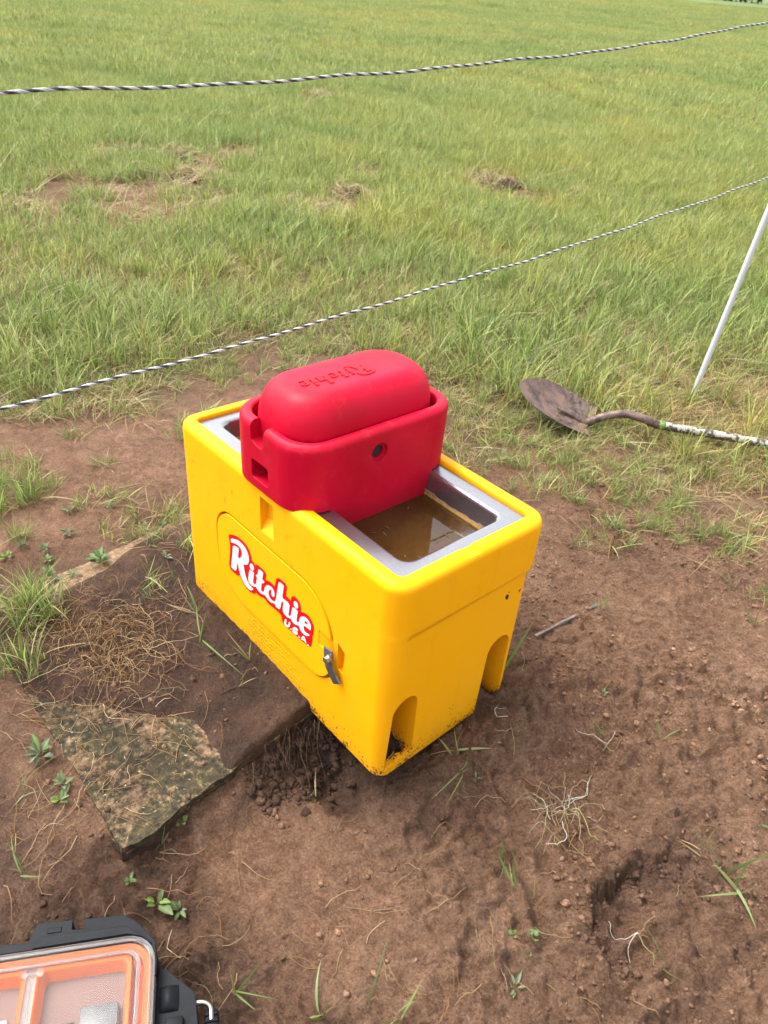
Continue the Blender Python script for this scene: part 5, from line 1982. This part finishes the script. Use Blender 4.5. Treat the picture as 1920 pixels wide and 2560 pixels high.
WEEDS = [(104, 1893, 'rosette', 1.9, 10, 'largest grey green leafy weed, left of the mossy slab'),
         (160, 1965, 'rosette', 1.3, 7, 'leafy weed touching the bare left edge of the mossy slab'),
         (150, 2005, 'broad', 1.1, 6, 'small leafy weed just below the slab edge weed'),
         (452, 2040, 'round', 1.2, 4, 'tiny two leaved bright seedling under the slab rim'),
         (393, 2262, 'broad', 1.5, 5, 'weed with long pale spoon leaves behind the parts case'),
         (450, 2278, 'rosette', 1.1, 6, 'small weed with hairy leaves next to the spoon leaved one'),
         (174, 1279, 'rosette', 1.0, 7, 'topmost seedling rosette on the smooth soil left of the waterer'),
         (171, 1335, 'rosette', 1.25, 9, 'fluffiest seedling rosette on the smooth soil left of the waterer'),
         (112, 1376, 'rosette', 1.1, 8, 'dark green flat rosette on the smooth left soil'),
         (18, 1396, 'broad', 1.1, 6, 'rosette with broad leaves at the left border of the soil'),
         (55, 1368, 'rosette', .9, 6, 'spread rosette at the left, second from the border'),
         (120, 1404, 'broad', .9, 5, 'flat green rosette nearest the straw heap'),
         (273, 1271, 'rosette', 1.1, 8, 'rosette beside dry stems, nearest the yellow casing'),
         (250, 1408, 'feather', 1.5, 10, 'dark feathery weed growing along the tan slab edge'),
         (128, 1448, 'feather', 1.4, 9, 'ragged leafy weed above the dead leaf and straw'),
         (186, 1440, 'rosette', 1.1, 7, 'little weed growing over the middle of the tan slab edge'),
         (408, 1322, 'rosette', 1.2, 8, 'leafy weed in the grass beside the far end of the casing'),
         (416, 1396, 'rosette', 1.0, 6, 'little plant on the slab soil below the far end of the casing'),
         (350, 1512, 'star', 1.0, 6, 'tiny sprouting weed on the dark soil over the slab'),
         (1286, 2474, 'star', 1.7, 7, 'star shaped pale weed low in the foreground'),
         (1332, 2345, 'round', 1.2, 3, 'round leaved seedling in the trodden foreground soil'),
         (1285, 2338, 'round', .9, 3, 'smaller round leaved seedling near the reddish runner'),
         (1322, 2388, 'round', .7, 3, 'tiny green seedling below the round leaved pair'),
         (1503, 1744, 'star', 1.1, 6, 'small green sprout among the lumps right of the waterer'),
         (1190, 1950, 'star', .9, 5, 'tiny sprout just in front of the waterer corner'),
         (325, 2205, 'feather', .7, 8, 'feathery seedling on the bare soil between slab and case'),
         (1545, 1335, 'rosette', .9, 6, 'low weed on the soil right of the trough rim')]
for w_ in WEEDS:
    weed(*w_)

BLD = []
for k in range(10):
    V, Q, c = blades(1, .0, .08, .12, .0042, .0072, .0 if k < 8 else 1, .2, .3, 6, 600 + k * 7, .8)
    BLD.append(shared(np_mesh('blade', V, Q, attrs={'bcol': np.clip(c * .25 + np.array([(.11, .18, .05), (.14, .21, .06), (.09, .16, .055), (.17, .22, .06), (.13, .20, .08), (.10, .17, .05), (.15, .22, .09), (.12, .19, .05), (.26, .19, .09), (.30, .22, .11)][k]) * .8, 0, 1)}), M['sprig']))


def sprig(px, py, n, scale, lab, flat_=.6, z=None):
    p = on_ground(px, py)
    root = empty('grass_sprig', (p[0], p[1], p[2] if z is None else z), None, rng.uniform(0, 6.28))
    tag(root, lab, 'grass sprig')
    for k in range(n):
        o = bpy.data.objects.new('blade', BLD[int(rng.integers(0, len(BLD)))])
        COL.objects.link(o); o.parent = root
        o.rotation_euler = (rng.normal(0, flat_), rng.normal(0, flat_), rng.uniform(0, 6.28))
        f = scale * rng.uniform(.6, 1.15)
        o.scale = (f, f, f)
        o.location = (rng.normal(0, .006), rng.normal(0, .006), 0)


for s_ in ((490, 1535, 7, 1.05, 'wilting grass sprig on the slab soil beside the yellow casing'),
           (505, 1600, 5, .9, 'grass sprig lying lower down on the slab soil'),
           (430, 1450, 4, .7, 'short grass sprig near the far bottom corner of the casing'),
           (625, 1650, 4, 1.1, 'upright thin grass stalks against the muddy casing bottom'),
           (600, 1720, 3, .8, 'single bent grass stem lying toward the cut bank'),
           (985, 1870, 4, .95, 'grass blades lying across the left notch of the casing'),
           (1055, 1865, 3, .7, 'grass sprig on the soil beside the left notch'),
           (1140, 1880, 5, .9, 'grass sprig with drooping blades in front of the short end'),
           (1150, 1930, 4, .6, 'thin sprig and tiny leaves in front of the short end'),
           (1250, 1700, 3, 1.9, 'big bright grass blade leaning out of the right notch'),
           (1500, 1835, 3, .8, 'yellow green blade on the lumpy soil right of the waterer'),
           (1655, 1850, 4, .7, 'yellowish sprig on the lumpy soil further right'),
           (1500, 1520, 6, .8, 'grass tuft at the end of the weathered stick'),
           (1880, 1560, 6, 1.0, 'grass tuft at the right border beside the soil hollow'),
           (1830, 1470, 5, .8, 'grass tuft above the soil hollow at the right'),
           (1810, 2190, 6, 1.5, 'tall long bladed grass sprig at the right edge of the crater'),
           (1850, 2230, 4, 1.2, 'lower leaning sprig right beside the tall one'),
           (1760, 2130, 4, .9, 'pale sprig left of the tall one on the crater rim'),
           (1260, 2150, 3, .9, 'flat green blade lying in front of the pulled roots'),
           (1290, 2210, 5, .95, 'fan of fallen grass blades on the foreground soil'),
           (1340, 2260, 4, .7, 'small fallen sprig below the fan of blades'),
           (1200, 2352, 2, .6, 'short yellow blade on the light foreground soil'),
           (1650, 2395, 3, .8, 'narrow sprig inside the crater'),
           (1000, 2545, 4, .8, 'green sprig at the bottom border beside the case'),
           (800, 2540, 6, 1.0, 'grass sprig between the case grip and the bottom border'),
           (590, 2480, 6, .8, 'ragged sprig right of the case latch'),
           (920, 2520, 3, .7, 'thin sprig on the rough soil at the bottom'),
           (400, 2105, 4, .6, 'sprig under the rim of the mossy slab'),
           (780, 1985, 6, .8, 'leafy sprig rooted in the cut bank under the waterer'),
           (90, 1700, 6, 1.2, 'long grass tuft left of the straw heap'),
           (60, 2180, 5, .8, 'sprig on the dark soil at the left border'),
           (60, 1980, 5, .8, 'tangled dry sprig below the largest weed'),
           (1690, 1690, 3, .6, 'lone blade on the trodden soil at the right'),
           (1900, 2060, 4, .8, 'sprig at the right border above the crater')):
    sprig(*s_)

# ------------------------------------------------------------------ far trees at the edge of the pasture
tc_ = CAM + (G(1885, 9) - CAM) * 1.0
V_, Q_, C_ = [], [], []
ax_ = np.array([.886, .463, 0])
for k in range(5200):
    l = rng.uniform(-26, 60)
    c = np.array([tc_[0], tc_[1], 0]) + ax_ * l + np.array([-.46, .886, 0]) * rng.uniform(0, 8)
    hh_ = 5.5 + 2.2 * float(vnoise(np.array(l * .25), np.array(0.), 180)) * 2
    c[2] = hh_ * rng.random() ** .8
    s = rng.uniform(.25, .7); d1 = rng.normal(size=3); d1 /= np.linalg.norm(d1); d2 = np.cross(d1, rng.normal(size=3)); d2 /= np.linalg.norm(d2)
    n0 = len(V_)
    V_ += [c - d1 * s, c + d2 * s * .5, c + d1 * s, c - d2 * s * .5]
    Q_.append((n0, n0 + 1, n0 + 2, n0 + 3))
    C_ += [np.array((.03, .04, .02)) * rng.uniform(.6, 1.5)] * 4
o = link('far_woods', np_mesh('far_woods', V_, Q_, attrs={'bcol': np.array(C_)}), M['leaf'])
tag(o, 'dark line of woods beyond the far corner of the pasture', 'woods', None, 'stuff')
